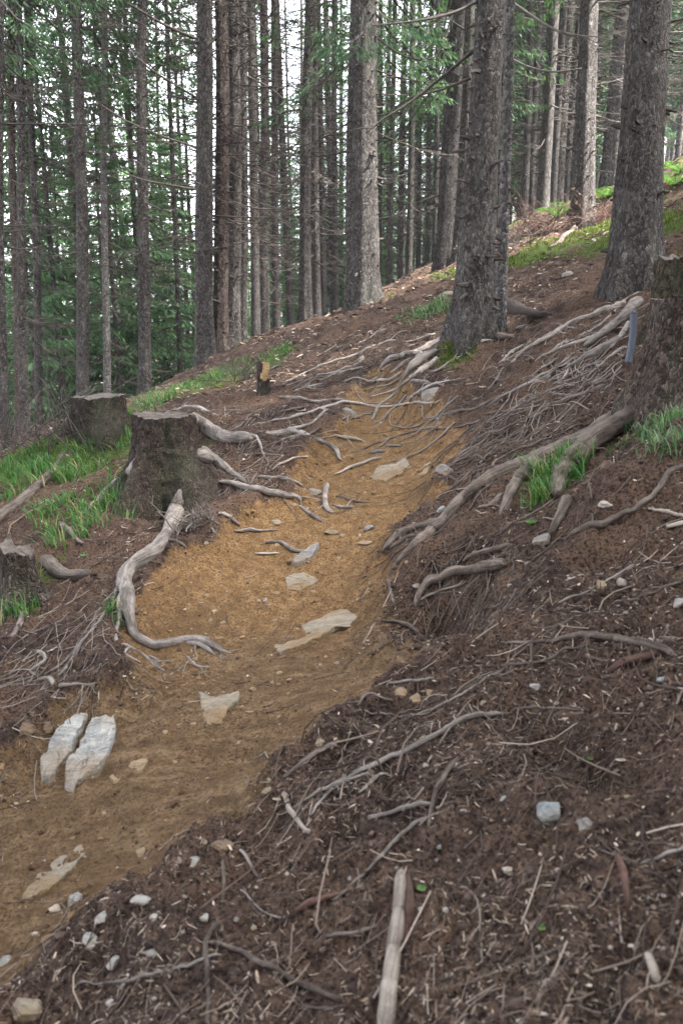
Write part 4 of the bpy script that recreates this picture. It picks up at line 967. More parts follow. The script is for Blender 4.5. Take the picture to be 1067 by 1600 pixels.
# ------------------------------------------------------------------ stones
def normal_at(x, y, e=.03):
    x = np.atleast_1d(x); y = np.atleast_1d(y)
    dx = (Hf(x+e, y) - Hf(x-e, y))/(2*e); dy = (Hf(x, y+e) - Hf(x, y-e))/(2*e)
    n = np.c_[-dx, -dy, np.ones_like(dx)]; return n/np.linalg.norm(n, axis=1)[:, None]
import bmesh
def ico(sub):
    bm = bmesh.new(); bmesh.ops.create_icosphere(bm, subdivisions=sub, radius=1)
    V = np.array([v.co[:] for v in bm.verts]); F = np.array([[v.index for v in f.verts] for f in bm.faces]); bm.free(); return V, F
ICO1, ICO2, ICO3 = ico(1), ico(2), ico(4)
def stone(px, py, w, h, ang, mat, label, group=None, flat=.6, embed=.3, seed=None, cat='stone'):
    seed = seed if seed is not None else int(px*7+py)
    p = hit(px, py, Hf)[0]; s = scale_at(py, p[1]); V, F = ICO3 if w > 14 else ICO2
    g = np.random.default_rng(seed); V = V.copy()
    for _ in range(9):                                        # flat fracture faces
        d = g.normal(0, 1, 3); d /= np.linalg.norm(d); c = g.uniform(.55, .85); t = V @ d; V -= np.outer(np.maximum(t - c, 0), d)
    V *= 1 + .08*fbm(V[:, 0]*3 + seed, V[:, 1]*3 + V[:, 2]*2, seed, 3)[:, None]
    a = .5*w*s; b = .5*h*s*1.3; c = min(a, b)*flat
    V = V*[a, b, c]; ca, sa = math.cos(math.radians(ang)), math.sin(math.radians(ang))
    V = np.c_[V[:, 0]*ca - V[:, 1]*sa, V[:, 0]*sa + V[:, 1]*ca, V[:, 2]]
    n = normal_at(p[0], p[1])[0]; n = n*.8 + np.array([0, 0, .2]); n /= np.linalg.norm(n)
    x = np.cross([0, 1, 0], n); x /= np.linalg.norm(x); y = np.cross(n, x)
    V = V[:, :1]*x + V[:, 1:2]*y + V[:, 2:]*n
    o = obj('stone', np_mesh('stone', V, F, M[mat], w > 20), loc=p + n*c*(1-2*embed)*.7)
    return tag(o, label, cat, group)
def slab(poly, h, mat, label, tilt=0., name='slab_stone', seed=1, rough=.012, cat='stone'):
    """flat stone bedded in the soil: seen outline dropped on the ground, raised by h, with broken edges"""
    poly = np.asarray(poly, float); poly = np.vstack([poly, poly[:1]]); g = np.random.default_rng(seed)
    seg = np.hypot(*np.diff(poly, axis=0).T); s = np.r_[0, np.cumsum(seg)]; n = 64; t = np.linspace(0, s[-1], n, endpoint=False)
    q = np.c_[np.interp(t, s, poly[:, 0]), np.interp(t, s, poly[:, 1])]
    q += (np.c_[noise2(t*.09, t*0, seed), noise2(t*.09, t*0 + 9, seed+1)]*3 + np.c_[noise2(t*.3, t*0, seed), noise2(t*.3, t*0 + 9, seed+1)]*2)*min(1, s[-1]/220)
    W = hit(q[:, 0], q[:, 1], Hf); c = W.mean(0)
    G = np.c_[W[:, :2]-c[:2], np.ones(n)]; co = np.linalg.lstsq(G, W[:, 2], rcond=None)[0]
    rings = []
    for f, dz in ((1.04, -.05), (1.0, h*.55), (.97, h*.95), (.88, h), (.7, h), (.52, h), (.34, h), (.16, h), (.03, h)):
        xy = c[:2] + (W[:, :2]-c[:2])*f
        z = np.c_[xy-c[:2], np.ones(n)] @ co + dz + (rough*(fbm(xy[:, 0]*16, xy[:, 1]*16, seed, 3) + np.round(noise2(xy[:, 0]*11 + xy[:, 1]*16, xy[:, 1]*5 - xy[:, 0]*4, seed+3)*5)/5*1.8) if dz > 0 else 0)
        z = z + tilt*(xy[:, 0]-c[0])
        rings.append(np.c_[xy, z])
    V = np.concatenate(rings); m = len(rings); i = np.arange(m-1)[:, None]*n; j = np.arange(n)[None]; j2 = (j+1) % n
    F = np.stack([i+j, i+j2, i+n+j2, i+n+j], -1).reshape(-1, 4)
    F = np.vstack([F, np.c_[(m-1)*n + np.arange(0, n-1), (m-1)*n + np.arange(1, n), np.full(n-1, (m-1)*n), np.full(n-1, (m-1)*n)]])
    mb = MB(); mb.add(V, F)
    return tag(obj(name, mb.mesh(name, M[mat], False, c), loc=c), label, cat)
slab([(415,1008),(432,990),(446,996),(470,980),(505,968),(540,958),(568,955),(560,970),(530,985),(500,1002),(468,1016),(440,1022)], .008, 'slab', 'long pale slab bedded across the middle of the trail', seed=3)
slab([(576,748),(590,734),(612,722),(634,718),(640,728),(628,742),(600,753)], .012, 'slab', 'pale flat slab on the upper trail below the pale tapering stick', seed=4)
slab([(640,745),(652,730),(674,722),(668,738),(650,750)], .004, 'tan_stone', 'soil covered flat stone right of the pale upper slab', seed=5)
slab([(312,1088),(330,1092),(352,1085),(376,1087),(372,1100),(358,1112),(346,1134),(326,1138),(316,1120)], .014, 'slab', 'ragged pale slab on the lower trail, above the smooth ridge', seed=6)
slab([(122,1112),(138,1124),(128,1148),(112,1176),(96,1202),(78,1228),(66,1222),(64,1196),(84,1160),(104,1128)], .030, 'white_stone', 'steep white rock slab, left of the two standing in the trail', tilt=.10, seed=7, rough=.012)
slab([(152,1132),(180,1130),(182,1150),(172,1180),(156,1210),(130,1220),(112,1240),(100,1232),(104,1206),(120,1176),(138,1146)], .028, 'white_stone', 'cracked white rock slab, right of the two standing in the trail', tilt=.06, seed=8, rough=.022)
slab([(172,1218),(186,1202),(210,1192),(232,1190),(226,1204),(200,1214),(180,1226)], .008, 'tan_stone', 'flat brownish stone right of the white rock slabs', seed=9)
slab([(34,1408),(56,1372),(90,1342),(130,1322),(134,1334),(110,1364),(80,1392),(50,1410)], .010, 'slab', 'long tan rock worn smooth at the lower left of the trail', seed=10)
slab([(446,906),(462,896),(482,898),(498,908),(486,916),(468,924),(450,922)], .012, 'slab', 'pale flat stone below the branched driftwood piece', seed=11)
slab([(456,880),(470,868),(490,858),(499,856),(492,870),(476,882),(460,886)], .028, 'grey_stone', 'dark grey slab stone leaning beside the driftwood piece', seed=12)
for a in [
 (491,771,26,19,10,'grey_stone','rounded grey stone beside the light grey crooked root'), (577,826,17,10,0,'blue_stone','small bluish stone alone on the upper trail'),
 (431,817,18,9,0,'slab','small pale stone under the curved root stub'), (518,833,24,12,0,'slab','flat stone in the orange soil left of the bluish one'), (570,850,26,12,-8,'tan_stone','flat brownish stone below the small bluish one'),
 (536,838,10,8,0,'tan_stone','pebble next to the flat stone left of the bluish one'), (690,797,20,11,10,'blue_stone','bluish stone tucked behind the long curved root'),
 (565,562,16,10,10,'grey_stone','grey stone by the thin roots at the top of the path'), (674,618,34,24,20,'grey_stone','dark grey block under the roots of the broad spruce'),
 (545,648,34,22,-20,'grey_stone','half buried grey rock under the long arching root'), (695,737,30,26,20,'grey_stone','grey rock at the right trail edge below the bundle of thin roots'),
 (860,1268,44,34,-15,'blue_stone','bluish white stone on the dark slope at right'), (912,1290,30,30,0,'grey_stone','dark lump of rock beside the bluish white stone'),
 (649,1092,20,20,0,'tan_stone','rounded brown stone at the trail foot, right of a pair'), (625,1083,22,18,0,'tan_stone','rounded brown stone at the trail foot, left of a pair'), (672,1083,16,14,0,'tan_stone','small rounded stone beyond the pair at the trail foot'),
 (118,1410,32,34,30,'white_stone','white stone at the lower edge of the trail, left'), (222,1334,20,26,30,'tan_stone','tan angular stone at the lower edge of the trail'),
 (303,1348,24,16,20,'white_stone','white stone right of the tan angular one'), (220,1408,32,18,20,'white_stone','pale wedge shaped stone on the litter below the trail'),
 (160,1435,26,16,10,'white_stone','chalky stone left of the pale wedge shaped one'), (140,1470,26,24,30,'white_stone','lumpy white stone at lower left'), (42,1578,48,32,0,'slab','large pale stone at the bottom left corner'),
 (348,1323,38,20,0,'earth_stone','earthy brown stone beside the short upright stick'), (418,1238,24,14,-25,'slab','tan stone at the end of the barkless stick'), (499,1160,16,11,10,'slab','pale round pebble above the short thick stick'),
 (178,1504,26,16,10,'white_stone','pale stone just above the long thin branch at bottom left'), (8,1505,26,18,0,'white_stone','white stone cut by the left edge near the bottom'), (240,1435,16,12,0,'white_stone','small white stone near the wedge shaped one'),
 (172,1568,14,14,0,'white_stone','small white pebble under the long thin branch'), (232,1494,34,14,15,'grey_stone','grey stone above the long thin branch'), (835,1073,18,12,0,'white_stone','white chip of stone below the pale curved branch'),
 (938,915,20,22,0,'tan_stone','squat brown stone on the slope near the right edge'), (1062,942,26,18,0,'white_stone','pale stone cut by the right edge'), (826,884,18,14,0,'grey_stone','grey stone right of the arched brown root'),
 (848,845,34,20,0,'grey_stone','grey rock under the end of the big right root'), (1034,1063,18,12,0,'blue_stone','bluish flat stone below the thick purple brown branch'), (686,1324,10,9,0,'blue_stone','tiny bluish pebble beside the knobbly stick'),
 (697,462,26,14,0,'grey_stone','grey stone on the mossy rise left of the broad spruce'), (815,512,24,9,0,'blue_stone','bluish stone under the thick side root of the broad spruce'),
 (886,430,18,12,0,'grey_stone','grey stone on the slope left of the silvery trunk'), (42,1140,26,22,0,'earth_stone','brown earth covered rock above the white slabs'), (75,1137,20,15,0,'earth_stone','brown rock right of the earth covered one'),
 (320,1435,16,12,0,'white_stone','white pebble beside the crossing sticks'), (305,1030,10,8,0,'slab','pebble under the root tip on the trail'), (415,938,10,8,0,'white_stone','white pebble in the orange soil above the long slab'),
 (404,940,8,7,0,'tan_stone','tan pebble next to the white one above the long slab'), (400,688,0.1,0.1,0,'slab',None)]:
    if a[2] > 1: stone(*a)
g = np.random.default_rng(12)                                            # small loose stones, alike
for zone, n, lab, grp, mats in [
    ([(0,1400),(330,1310),(420,1420),(330,1600),(0,1600)], 30, 'small pale stone scattered on the litter at the bottom left', 'small stones at the bottom left', ('slab','grey_stone','grey_stone')),
    ([(220,930),(480,720),(680,700),(640,860),(600,1000),(300,1250),(200,1180)], 60, 'small stone lying in the orange soil of the trail', 'small stones in the trail', ('slab','tan_stone','tan_stone')),
    ([(600,1080),(1067,900),(1067,1600),(700,1600),(500,1400)], 50, 'small pale stone chip among the needles on the right slope', 'stone chips on the right slope', ('white_stone','slab','grey_stone'))]:
    zp = np.array(zone, float); k = 0
    while k < n:
        x, y = g.uniform(zp[:, 0].min(), zp[:, 0].max()), g.uniform(zp[:, 1].min(), zp[:, 1].max())
        if seg_sd(np.array([x]), np.array([y]), zone)[0] < 0: continue
        w = g.uniform(5, 10)*(.6 + y/1600*.8); stone(x, y, w, w*g.uniform(.5, .9), g.uniform(0, 180), mats[k % 3], lab, grp, .5, .55, int(g.integers(9999))); k += 1

# ------------------------------------------------------------------ the grey pipe at the right stump
def pipe():
    b = ST_R.matrix_basis.translation; Y = b.y - .16
    A, B = np.array(P(981,566,Y)), np.array(P(989,490,Y+.02)); r = 5.6*scale_at(530, Y)
    root = empty('plastic_pipe', A); tag(root, 'blue grey plastic pipe leaning on the side of the tall sawn stump', 'pipe')
    t = np.linspace(0, 1, 24)[:, None]; path = (B-A)*t; path[:, 0] += .008*np.sin(t[:, 0]*3)
    mt, nt, bb = new_mat('grey_plastic', .45); bb.inputs['Base Color'].default_value = (.060, .070, .095, 1)
    V, F = tube(path, np.full(24, r), 20, 1, 0, False); V2, F2 = tube(path[::-1]*1.0, np.full(24, r*.8), 20, 1, 0, False)
    mb = MB(); mb.add(V, F); mb.add(V2, F2)
    obj('tube', mb.mesh('tube', mt), root)
    V, F = tube(np.array([path[-1]*1.0, path[-1]*1.03]), np.full(2, r*1.08), 20, 1, 0, True); mb = MB(); mb.add(V, F); obj('end_cap', mb.mesh('end_cap', mt), root)
pipe()

# ------------------------------------------------------------------ long dead branches of the near spruces (seen in the air)
def air_branch(key, pts, Y, mat='dead', twigs=6, seed=1):
    root = TREE[key][0]; o = np.array(root.matrix_basis.translation)
    q = catmull(pts, 28); path = np.array([P(x, y, Y + d) for x, y, w, d in q]); r = np.array([.5*max(w, 1.2)*scale_at(y, Y) for x, y, w, d in q])
    mb = MB(); mb.add(*tube(path - o, r, 7, seed, .2)); g = np.random.default_rng(seed)
    if twigs:
        k = g.integers(4, 27, twigs); A = path[k]-o; tg = path[np.minimum(k+1, 27)]-path[k-1]; tg /= np.linalg.norm(tg, axis=1)[:, None]
        B = A + tg*g.uniform(.1, .35, (twigs, 1)) + np.c_[g.normal(0, .1, twigs), g.normal(0, .15, twigs), g.uniform(-.2, .1, twigs)]
        mb.add(*tubes_np(A, B, np.full(twigs, .004), np.full(twigs, .0015), g.normal(0, .02, (twigs, 3)), 4, 3))
    obj('dead_branch', mb.mesh('dead_branch', M[mat]), root)
air_branch('mid', [(738,80,7,0),(700,112,5,-.1),(640,160,4,-.2),(600,185,3,-.3),(572,208,2,-.4)], 7.4, seed=1)
air_branch('mid', [(735,122,5,0),(690,140,3.5,.1),(650,150,3,.2),(612,170,2,.2)], 7.5, seed=2)
air_branch('mid', [(745,3,5,0),(700,22,4,-.2),(640,34,3,-.4),(580,40,2,-.5)], 7.3, 'stick', seed=3)
air_branch('twin', [(800,4,5,0),(825,22,5,-.1),(870,48,4,-.2),(920,58,3,-.3)], 7.6, 'stick', seed=4)
air_branch('twin', [(798,92,4,0),(830,106,3,-.1),(870,112,3,-.2),(908,107,2,-.2)], 7.6, 'stick', 3, seed=5)
air_branch('four_a', [(305,60,5,0),(260,40,4,-.3),(200,5,3,-.6)], 12.6, seed=6)
air_branch('four_a', [(306,230,4,0),(260,215,3,-.4),(200,190,3,-.7),(150,158,2,-.9)], 12.6, seed=7)
air_branch('four_a', [(306,296,4,0),(270,290,3,-.3),(220,280,3,-.5),(180,262,2,-.6)], 12.6, seed=8)
air_branch('four_a', [(306,152,4,0),(270,130,3,-.3),(238,110,3,-.5),(215,90,2,-.6)], 12.6, seed=9)
air_branch('four_d', [(388,200,4,0),(430,180,3,-.3),(470,170,3,-.6)], 13.8, seed=10)
air_branch('four_d', [(388,120,4,0),(425,140,3,-.3),(465,175,3,-.6)], 13.8, seed=11)
air_branch('pair', [(590,60,4,0),(625,85,3,-.2),(660,95,2,-.3)], 11.4, seed=12)

# ------------------------------------------------------------------ grass, ferns, moss, brush
def blades(name, label, spots, mat, seg=4, thing=False, cat=None):
    """spots: (px, py, radius m, number, height m). curved tapered strips"""
    g = np.random.default_rng(len(spots)*31 + int(spots[0][0])); Vs = []; n0 = 0; Fs = []
    for px, py, rad, n, hgt in spots:
        p = hit(px, py, Hf)[0]; a = g.uniform(0, 2*np.pi, n); rr = rad*np.sqrt(g.random(n)); x = p[0] + rr*np.cos(a); y = p[1] + rr*np.sin(a)
        nk = max(1, n//14); cx = p[0] + g.normal(0, rad*.5, nk); cy = p[1] + g.normal(0, rad*.5, nk); w = g.integers(0, nk, n); m = g.random(n) < .7
        x = np.where(m, cx[w] + g.normal(0, .025, n), x); y = np.where(m, cy[w] + g.normal(0, .025, n), y)
        z = Hf(x, y) - .005; d = g.uniform(0, 2*np.pi, n); h = hgt*g.uniform(.45, 1.15, n); lean = h*g.uniform(.2, 1.1, n)
        dx, dy = np.cos(d)*lean - .25*lean, np.sin(d)*lean - .15*lean; wd_ = g.uniform(.0018, .0042, n)*(1 + p[1]*.06)
        sx, sy = -np.sin(d)*wd_, np.cos(d)*wd_
        t = np.linspace(0, 1, seg+1); prof = 1 - t**1.6*.95
        X = x[:, None] + dx[:, None]*t**1.8; Y_ = y[:, None] + dy[:, None]*t**1.8; Z = z[:, None] + h[:, None]*(t - .35*t**3*(lean/h)[:, None])
        Lf = np.stack([X - sx[:, None]*prof, Y_ - sy[:, None]*prof, Z], -1); Rt = np.stack([X + sx[:, None]*prof, Y_ + sy[:, None]*prof, Z], -1)
        V = np.stack([Lf, Rt], 2).reshape(-1, 3); k = np.arange(seg)*2
        F = (np.stack([k, k+1, k+3, k+2], -1)[None] + (np.arange(n)*(seg+1)*2)[:, None, None]).reshape(-1, 4)
        Vs.append(V); Fs.append(F + n0); n0 += len(V)
    V = np.concatenate(Vs); c = V.mean(0); c[2] = V[:, 2].min()
    o = obj(name, np_mesh(name, V - c, np.concatenate(Fs), M[mat]), loc=c)
    return tag(o, label, cat or 'grass') if thing else tag(o, label, cat or 'grass', kind='stuff')
blades('grass', 'bright green grass on the left bank around the stumps', [(150,688,.26,480,.11),(182,670,.2,320,.13),(35,735,.30,420,.11),(160,672,.16,260,.17),(125,676,.12,120,.15),(60,715,.2,200,.10),(90,795,.2,160,.10),(110,745,.3,260,.16),(130,812,.3,260,.14),(245,775,.22,160,.22),(195,770,.25,200,.18),(10,760,.25,200,.12),(8,910,.2,140,.16),(10,960,.18,120,.15),(185,965,.06,60,.08),(215,650,.25,160,.14),(240,628,.3,220,.14)], 'grass')
blades('grass', 'short grass on the mound below the tight spruce group', [(335,590,.45,420,.10),(310,602,.4,260,.12),(365,578,.3,140,.09),(432,552,.35,240,.08)], 'grass')
blades('grass', 'bluish grass around the foot of the tall sawn stump', [(1050,655,.16,330,.09),(1018,662,.10,130,.08),(1062,690,.14,170,.09)], 'grass_blue')
blades('grass_tuft', 'bright green grass tuft wedged between the two big right roots', [(872,748,.10,420,.15),(858,766,.08,260,.13),(850,782,.06,160,.11),(892,722,.08,200,.12)], 'grass', thing=True, cat='grass tuft')
blades('grass', 'sparse bluish grass on the rise left of the broad spruce', [(690,480,.35,500,.12),(660,490,.3,250,.1)], 'grass_blue')
blades('moss', 'moss and low green plants on the upper right slope', [(885,375,.6,2000,.05),(930,358,.5,1300,.05),(1045,345,.8,2200,.07),(815,402,.35,600,.05),(700,428,.3,300,.05),(605,465,.2,160,.04),(860,385,.3,500,.05),(1020,415,.3,700,.05),(985,372,.7,900,.06)], 'moss', 2, cat='moss')
blades('moss', 'moss cushion over the roots of the broad spruce', [(712,552,.16,1300,.035),(700,545,.1,300,.03)], 'moss', 2, cat='moss')
def fern(px, py, s, seed, label, n=9):
    p = hit(px, py, Hf)[0]; g = np.random.default_rng(seed); mb = MB(); root = empty('fern', p); tag(root, label, 'fern')
    for k in range(n):
        a = k*2*np.pi/n + g.normal(0, .2); ln = s*g.uniform(.75, 1.15); t = np.linspace(0, 1, 16)
        d = np.array([math.cos(a), math.sin(a), 0]); sd = np.array([-d[1], d[0], 0])
        mid = d*(ln*t**1.1*.85)[:, None] + np.array([0, 0, 1.])*(ln*(.95*t - .75*t**2.2))[:, None]
        V, F = [], []
        for i in range(1, 16):
            for sgn in (-1, 1):
                L_ = ln*.26*math.sin(math.pi*min(1, t[i]*.9+.12))**.8 + .01; b = mid[i]; tip = b + sd*sgn*L_ + d*L_*.35 - [0, 0, L_*.2]; w = d*.032*ln
                m_ = (b+tip)/2; c = len(V); V += [b - w*.5, m_ + w, tip, m_ - w]; F.append((c, c+1, c+2, c+3))
        fm = MB(); fm.add(np.array(V), np.array(F)); fm.add(*tube(mid, np.linspace(.004, .0015, 16), 4)); obj('frond', fm.mesh('frond', M['fern'], False), root)
for i, (px, py, s, lab) in enumerate([(872,340,.55,'bright fern left of the straight upper spruce'),(866,322,.45,'small fern behind the bright one on the upper slope'),(945,310,.6,'tall light green fern between the upper spruce and the silvery trunk'),
      (930,322,.5,'fern just right of the straight upper spruce'),(955,285,.5,'fern highest up the slope beside the silvery trunk'),(1055,290,.5,'fern at the right edge above the mossy slope'),(1062,270,.45,'small fern at the right edge, uppermost')]):
    fern(px, py, s, 50+i, lab)
def brush(px, py, s, n, seed, label, mat='dead'):
    p = hit(px, py, Hf)[0]; g = np.random.default_rng(seed); A = g.normal(0, s*.3, (n, 3))*[1, 1, 0]; A[:, 2] = -.02
    B = A + g.normal(0, s*.5, (n, 3))*[1, 1, .3] + np.c_[np.zeros((n, 2)), g.uniform(.1, .6, n)*s]
    mb = MB(); mb.add(*tubes_np(A, B, np.full(n, .006), np.full(n, .002), g.normal(0, .08, (n, 3))*s, 3, 4))
    k = g.integers(0, n, n*4); t = g.uniform(.3, 1, (n*4, 1)); C = A[k] + (B-A)[k]*t; mb.add(*tubes_np(C, C + g.normal(0, .12, (n*4, 3))*s*1.3, np.full(n*4, .003), np.full(n*4, .001), g.normal(0, .02, (n*4, 3)), 3, 2))
    tag(obj('dead_brush', mb.mesh('dead_brush', M[mat]), loc=p), label, 'brushwood')
brush(850, 366, .9, 90, 1, 'heap of brown dead twigs left of the straight upper spruce', 'red_bark'); brush(820, 382, .7, 40, 2, 'low tangle of dead twigs down the slope from the twig heap'); brush(75, 690, .9, 50, 3, 'fallen dead twigs on the left bank by the slim trunks')
brush(938, 345, .7, 60, 4, 'brown dead twigs right of the straight upper spruce', 'red_bark'); brush(395, 590, .5, 36, 5, 'thin dry twigs around the small sawn stump'); brush(1060, 200, .8, 30, 6, 'dark uprooted twigs at the right edge high on the slope')
brush(305, 815, .22, 26, 8, 'fine dry twigs at the right side of the big front root', 'stick'); brush(20, 700, .8, 40, 9, 'dead twigs leaning at the left edge of the grass')
def seedling(px, py, s, label):
    p = hit(px, py, Hf)[0]; mb = MB()
    for k in range(7):
        a = k*.9; d = np.array([math.cos(a), math.sin(a), .5]); q = np.array([-d[1], d[0], 0])*.35; V = np.array([[0, 0, 0], d*.5 + q, d, d*.5 - q])*s; mb.add(V + [0, 0, .01], [[0, 1, 2, 3]])
    mb.add(*tube(np.array([[0, 0, -.01], [0, 0, s*.4]]), [.001, .001], 4))
    tag(obj('seedling', mb.mesh('seedling', M['grass'], False), loc=p), label, 'seedling')
seedling(658,1396,.013,'green seedling right of the peeled log end'); seedling(845,1458,.010,'tiny green seedling among the needles at right'); seedling(828,822,.03,'pale leaved seedling under the grass tuft'); seedling(920,1192,.010,'tiny green seedling above the bluish white stone'); seedling(132,872,.025,'leafy green seedling on the left bank near the broken stump')

# ------------------------------------------------------------------ litter: needles, chips, twigs, fine roots, clods
def scatter(n, seed, r0=1.05, r1=9.5, half=29.0, where=None):
    g = np.random.default_rng(seed); r = np.exp(g.uniform(math.log(r0), math.log(r1), n)); a = np.radians(g.uniform(-half, half, n))
    x, y = r*np.sin(a), r*np.cos(a); sd = trail_mask(x, y)
    if where is not None: k = where(sd, g.random(n), x, y); x, y, r, sd = x[k], y[k], r[k], sd[k]
    return g, x, y, r
def outside(p_in): return lambda sd, u, x, y: u < np.where(sd > .02, p_in + .5*smooth(.22, .02, sd), 1.0)*(.25 + .75*smooth(-.16, .22, fbm(x*2.4, y*2.4, 71, 4)))
def flakes(name, label, n, seed, lmin, lmax, ratio, mat, p_in, tilt=.35, r1=9.5, r0=1.05):
    g, x, y, r = scatter(n, seed, r0=r0, r1=r1, where=outside(p_in)); m = len(x); nrm = normal_at(x, y, .02)
    a = g.uniform(0, 2*np.pi, m); d = np.c_[np.cos(a), np.sin(a), g.normal(0, tilt, m)]; d -= nrm*((d*nrm).sum(1)*.75)[:, None]; d /= np.linalg.norm(d, axis=1)[:, None]
    s = np.cross(nrm + g.normal(0, .3, (m, 3)), d); s /= np.linalg.norm(s, axis=1)[:, None]
    L_ = (lmin + (lmax-lmin)*g.random(m)**1.6)*(.62 + .19*r); W = L_*g.uniform(.5, 1.2, m)*ratio
    c = np.c_[x, y, Hf(x, y)] + nrm*(.002 + W[:, None]*.3 + np.abs(d[:, 2:])*0); d = d*L_[:, None]*.5; s = s*W[:, None]*.5; up = nrm*(L_*g.uniform(-.05, .12, m))[:, None]
    V = np.stack([c - d - s*.7, c - d + s*.6, c + s + up, c + d + s*.4, c + d - s*.5, c - s + up], 1).reshape(-1, 3)
    F = (np.array([[0, 1, 2, 5], [5, 2, 3, 4]])[None] + (np.arange(m)*6)[:, None, None]).reshape(-1, 4)
    tag(obj(name, np_mesh(name, V, F, M[mat], False)), label, kind='stuff')
flakes('needle_litter', 'brown needles and bark crumbs covering the forest floor', 130000, 1, .010, .030, .085, 'needle', .10)
flakes('bark_crumbs', 'dark bark crumbs on the forest floor', 30000, 2, .004, .013, .6, 'needle', .14)
flakes('far_litter', 'needles and crumbs on the forest floor further up', 42000, 12, .012, .034, .3, 'needle', .2, r0=8, r1=19)
flakes('wood_chips', 'pale wood chips on the forest floor', 2600, 3, .008, .034, .24, 'chip', .12, .3)
def twig_scatter(n, seed, lmin, lmax, rmin, rmax, mat, p_in, name, label):
    g, x, y, r = scatter(n, seed, where=outside(p_in)); m = len(x); a = np.where(g.random(m) < .55, g.normal(math.radians(38), .45, m), g.uniform(0, np.pi, m))
    L_ = g.uniform(lmin, lmax, m)*(.6 + .2*r); dx, dy = np.cos(a)*L_*.5, np.sin(a)*L_*.5; rr = g.uniform(rmin, rmax, m)*(.7+.13*r)
    A = np.c_[x-dx, y-dy, Hf(x-dx, y-dy) + rr + g.random(m)*.006]; B = np.c_[x+dx, y+dy, Hf(x+dx, y+dy) + rr + g.random(m)**3*.03]
    bz = Hf(x, y) - .5*(A[:, 2]+B[:, 2]) + rr; bend = np.c_[g.normal(0, .10, (m, 2))*L_[:, None], np.maximum(bz, -.02)]
    mb = MB(); mb.add(*tubes_np(A, B, rr, rr*.6, bend, 4, 3)); tag(obj(name, mb.mesh(name, M[mat])), label, kind='stuff')
twig_scatter(6000, 4, .03, .13, .0010, .0026, 'twig', .12, 'twigs', 'small dry twigs strewn over the forest floor')
twig_scatter(420, 5, .10, .26, .0018, .0042, 'twig', .05, 'twigs', 'longer dry twigs strewn over the forest floor')
def fine_roots(n, seed, zone, kpt, lmin, lmax, r0, mat, main, spread, label):
    g = np.random.default_rng(seed); zp = np.array(zone, float); px, py = [], []
    while len(px) < n:
        q = g.uniform(zp.min(0), zp.max(0))
        if seg_sd(q[:1], q[1:], zone)[0] > 0: px.append(q[0]); py.append(q[1])
    p = hit(np.array(px), np.array(py), Hf); x, y = p[:, 0].copy(), p[:, 1].copy(); a = g.normal(main, spread, n); L_ = g.uniform(lmin, lmax, n); pts = []
    for k in range(kpt):
        pts.append(np.c_[x, y, Hf(x, y)]); a = a + g.normal(0, .22, n); x = x + np.cos(a)*L_/kpt; y = y + np.sin(a)*L_/kpt
    Pp = np.stack(pts, 1); Z = Pp[..., 2]; Z[:, 1:-1] = .25*Z[:, :-2] + .5*Z[:, 1:-1] + .25*Z[:, 2:]
    rr = g.uniform(.5, 1.3, n)*r0; Pp[..., 2] = Z + rr[:, None]*.6 + .004
    mb = MB()
    for i in range(n): mb.add(*tube(Pp[i], np.linspace(rr[i], rr[i]*.4, kpt), 5, i, .15, False))
    tag(obj('fine_roots', mb.mesh('fine_roots', M[mat])), label, kind='stuff')
DN = math.radians(215)
fine_roots(80, 1, [(690,700),(800,600),(960,560),(900,660),(760,780),(690,760)], 12, .25, .8, .0045, 'root_dark', DN, .6, 'fine roots combed down the right bank below the spruces')
fine_roots(70, 2, [(640,860),(800,800),(900,830),(860,900),(760,980),(660,960)], 10, .12, .4, .0024, 'root_brown', DN, .6, 'fine rootlets hanging in the dark hollow of the right bank')
fine_roots(48, 3, [(40,1000),(170,900),(190,960),(150,1080),(60,1110),(0,1080)], 10, .2, .5, .0024, 'root', math.radians(235), .45, 'fine pale rootlets hanging down the lower left bank')
fine_roots(90, 4, [(700,1150),(900,1080),(1000,1150),(880,1260),(700,1230)], 9, .08, .3, .0016, 'root_brown', DN, .9, 'fine reddish rootlets on the torn slope at right')
fine_roots(70, 5, [(430,600),(560,520),(720,480),(760,620),(560,600)], 10, .3, .8, .005, 'root_dark', DN, .6, 'fine roots on the path at the top')
fine_roots(18, 14, [(480,595),(590,560),(690,590),(760,650),(620,700),(480,690)], 12, .3, .9, .007, 'root', DN, .9, 'pale thin roots across the head of the trail')
fine_roots(60, 6, [(780,620),(960,520),(980,600),(860,650)], 10, .2, .6, .0045, 'root', DN, .45, 'pale fine roots below the silvery spruce')
fine_roots(70, 7, [(380,620),(470,640),(440,760),(330,740)], 9, .12, .45, .0034, 'root', math.radians(240), .7, 'fine roots on the bank right of the large stump')
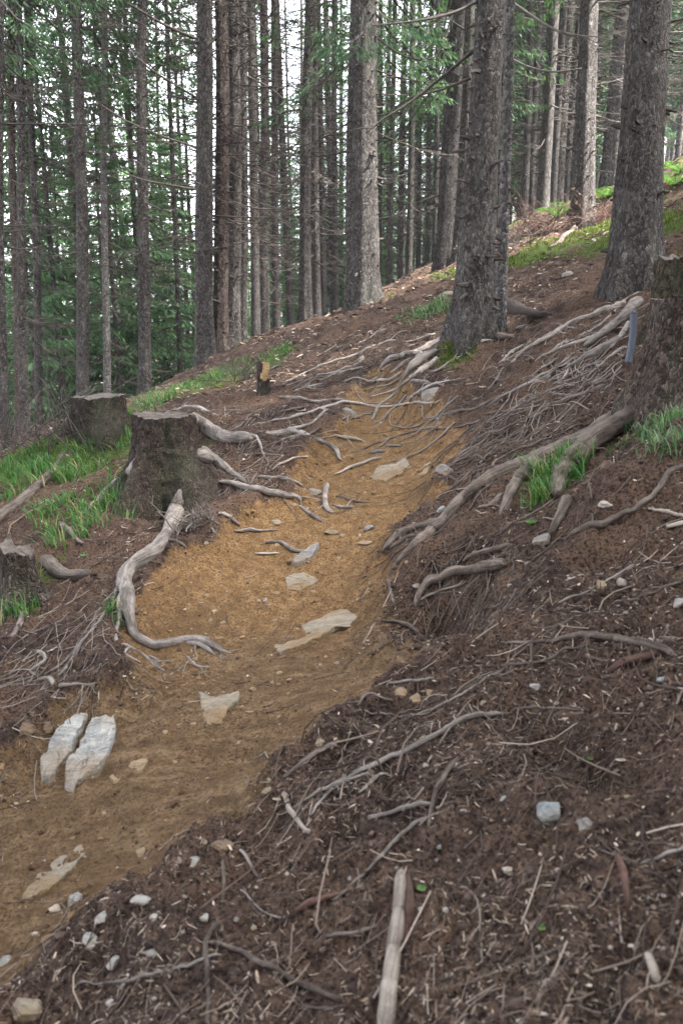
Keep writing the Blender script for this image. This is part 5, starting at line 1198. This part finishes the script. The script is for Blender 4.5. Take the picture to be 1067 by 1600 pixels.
fine_roots(45, 8, [(560,1120),(1067,1000),(1067,1600),(560,1600)], 9, .1, .35, .0013, 'root_brown', DN, 1.2, 'thin rootlets and stalks on the near right slope')
def clods(n, seed, where, mat, label, name, rmin, rmax, ic=ICO1, r1=8.0):
    g, x, y, r = scatter(n, seed, r1=r1, where=where); m = len(x); V0, F0 = ic; nv = len(V0)
    rad = rmin + (rmax-rmin)*g.random(m)**5; rad = rad*(.7 + .12*r)
    S = rad[:, None]*g.uniform(.6, 1.25, (m, 3))*[1, 1, .75]; J = 1 + g.uniform(-.28, .28, (m, nv)); a = g.uniform(0, 6.28, m)
    V = V0[None]*J[..., None]*S[:, None]; ca, sa = np.cos(a)[:, None], np.sin(a)[:, None]
    V = np.stack([V[..., 0]*ca - V[..., 1]*sa, V[..., 0]*sa + V[..., 1]*ca, V[..., 2]], -1) + np.c_[x, y, Hf(x, y) + rad*.12][:, None]
    F = (F0[None] + (np.arange(m)*nv)[:, None, None]).reshape(-1, 3)
    tag(obj(name, np_mesh(name, V.reshape(-1, 3), F, M[mat], False)), label, kind='stuff')
clump = lambda sd, u, x, y: (sd > 0)*(u < .25 + .75*smooth(-.15, .25, fbm(x*2.3, y*2.3, 91, 3))) > 0
clods(11000, 6, lambda sd, u, x, y: clump(sd, u, x, y) & (y > 3.1 + .4*fbm(x*3, y*3, 77, 2)), 'clod', 'orange soil crumbs on the upper trail', 'soil_crumbs', .0025, .016, r1=8.5)
clods(11000, 16, lambda sd, u, x, y: clump(sd, u, x, y) & (y <= 3.3) & (fbm(x*1.6, y*1.6, 44, 2) > -.1), 'clod_brown', 'brown soil crumbs on the lower trail', 'soil_crumbs', .002, .012)
clods(220, 9, lambda sd, u, x, y: sd > 0, 'clod_brown', 'soil clods on the trail', 'soil_clods', .008, .028, ICO2)
clods(15000, 7, outside(.05), 'clod_dark', 'dark crumbs of humus and small grit', 'humus_crumbs', .002, .014)
clods(900, 8, lambda sd, u, x, y: (sd < .05) & (x > .2) & (x < 1.6) & (y > 2.3) & (y < 3.8) & (u < .8), 'clod_dark', 'dark earth clods in the right hollow', 'earth_clods', .006, .03, ICO2)
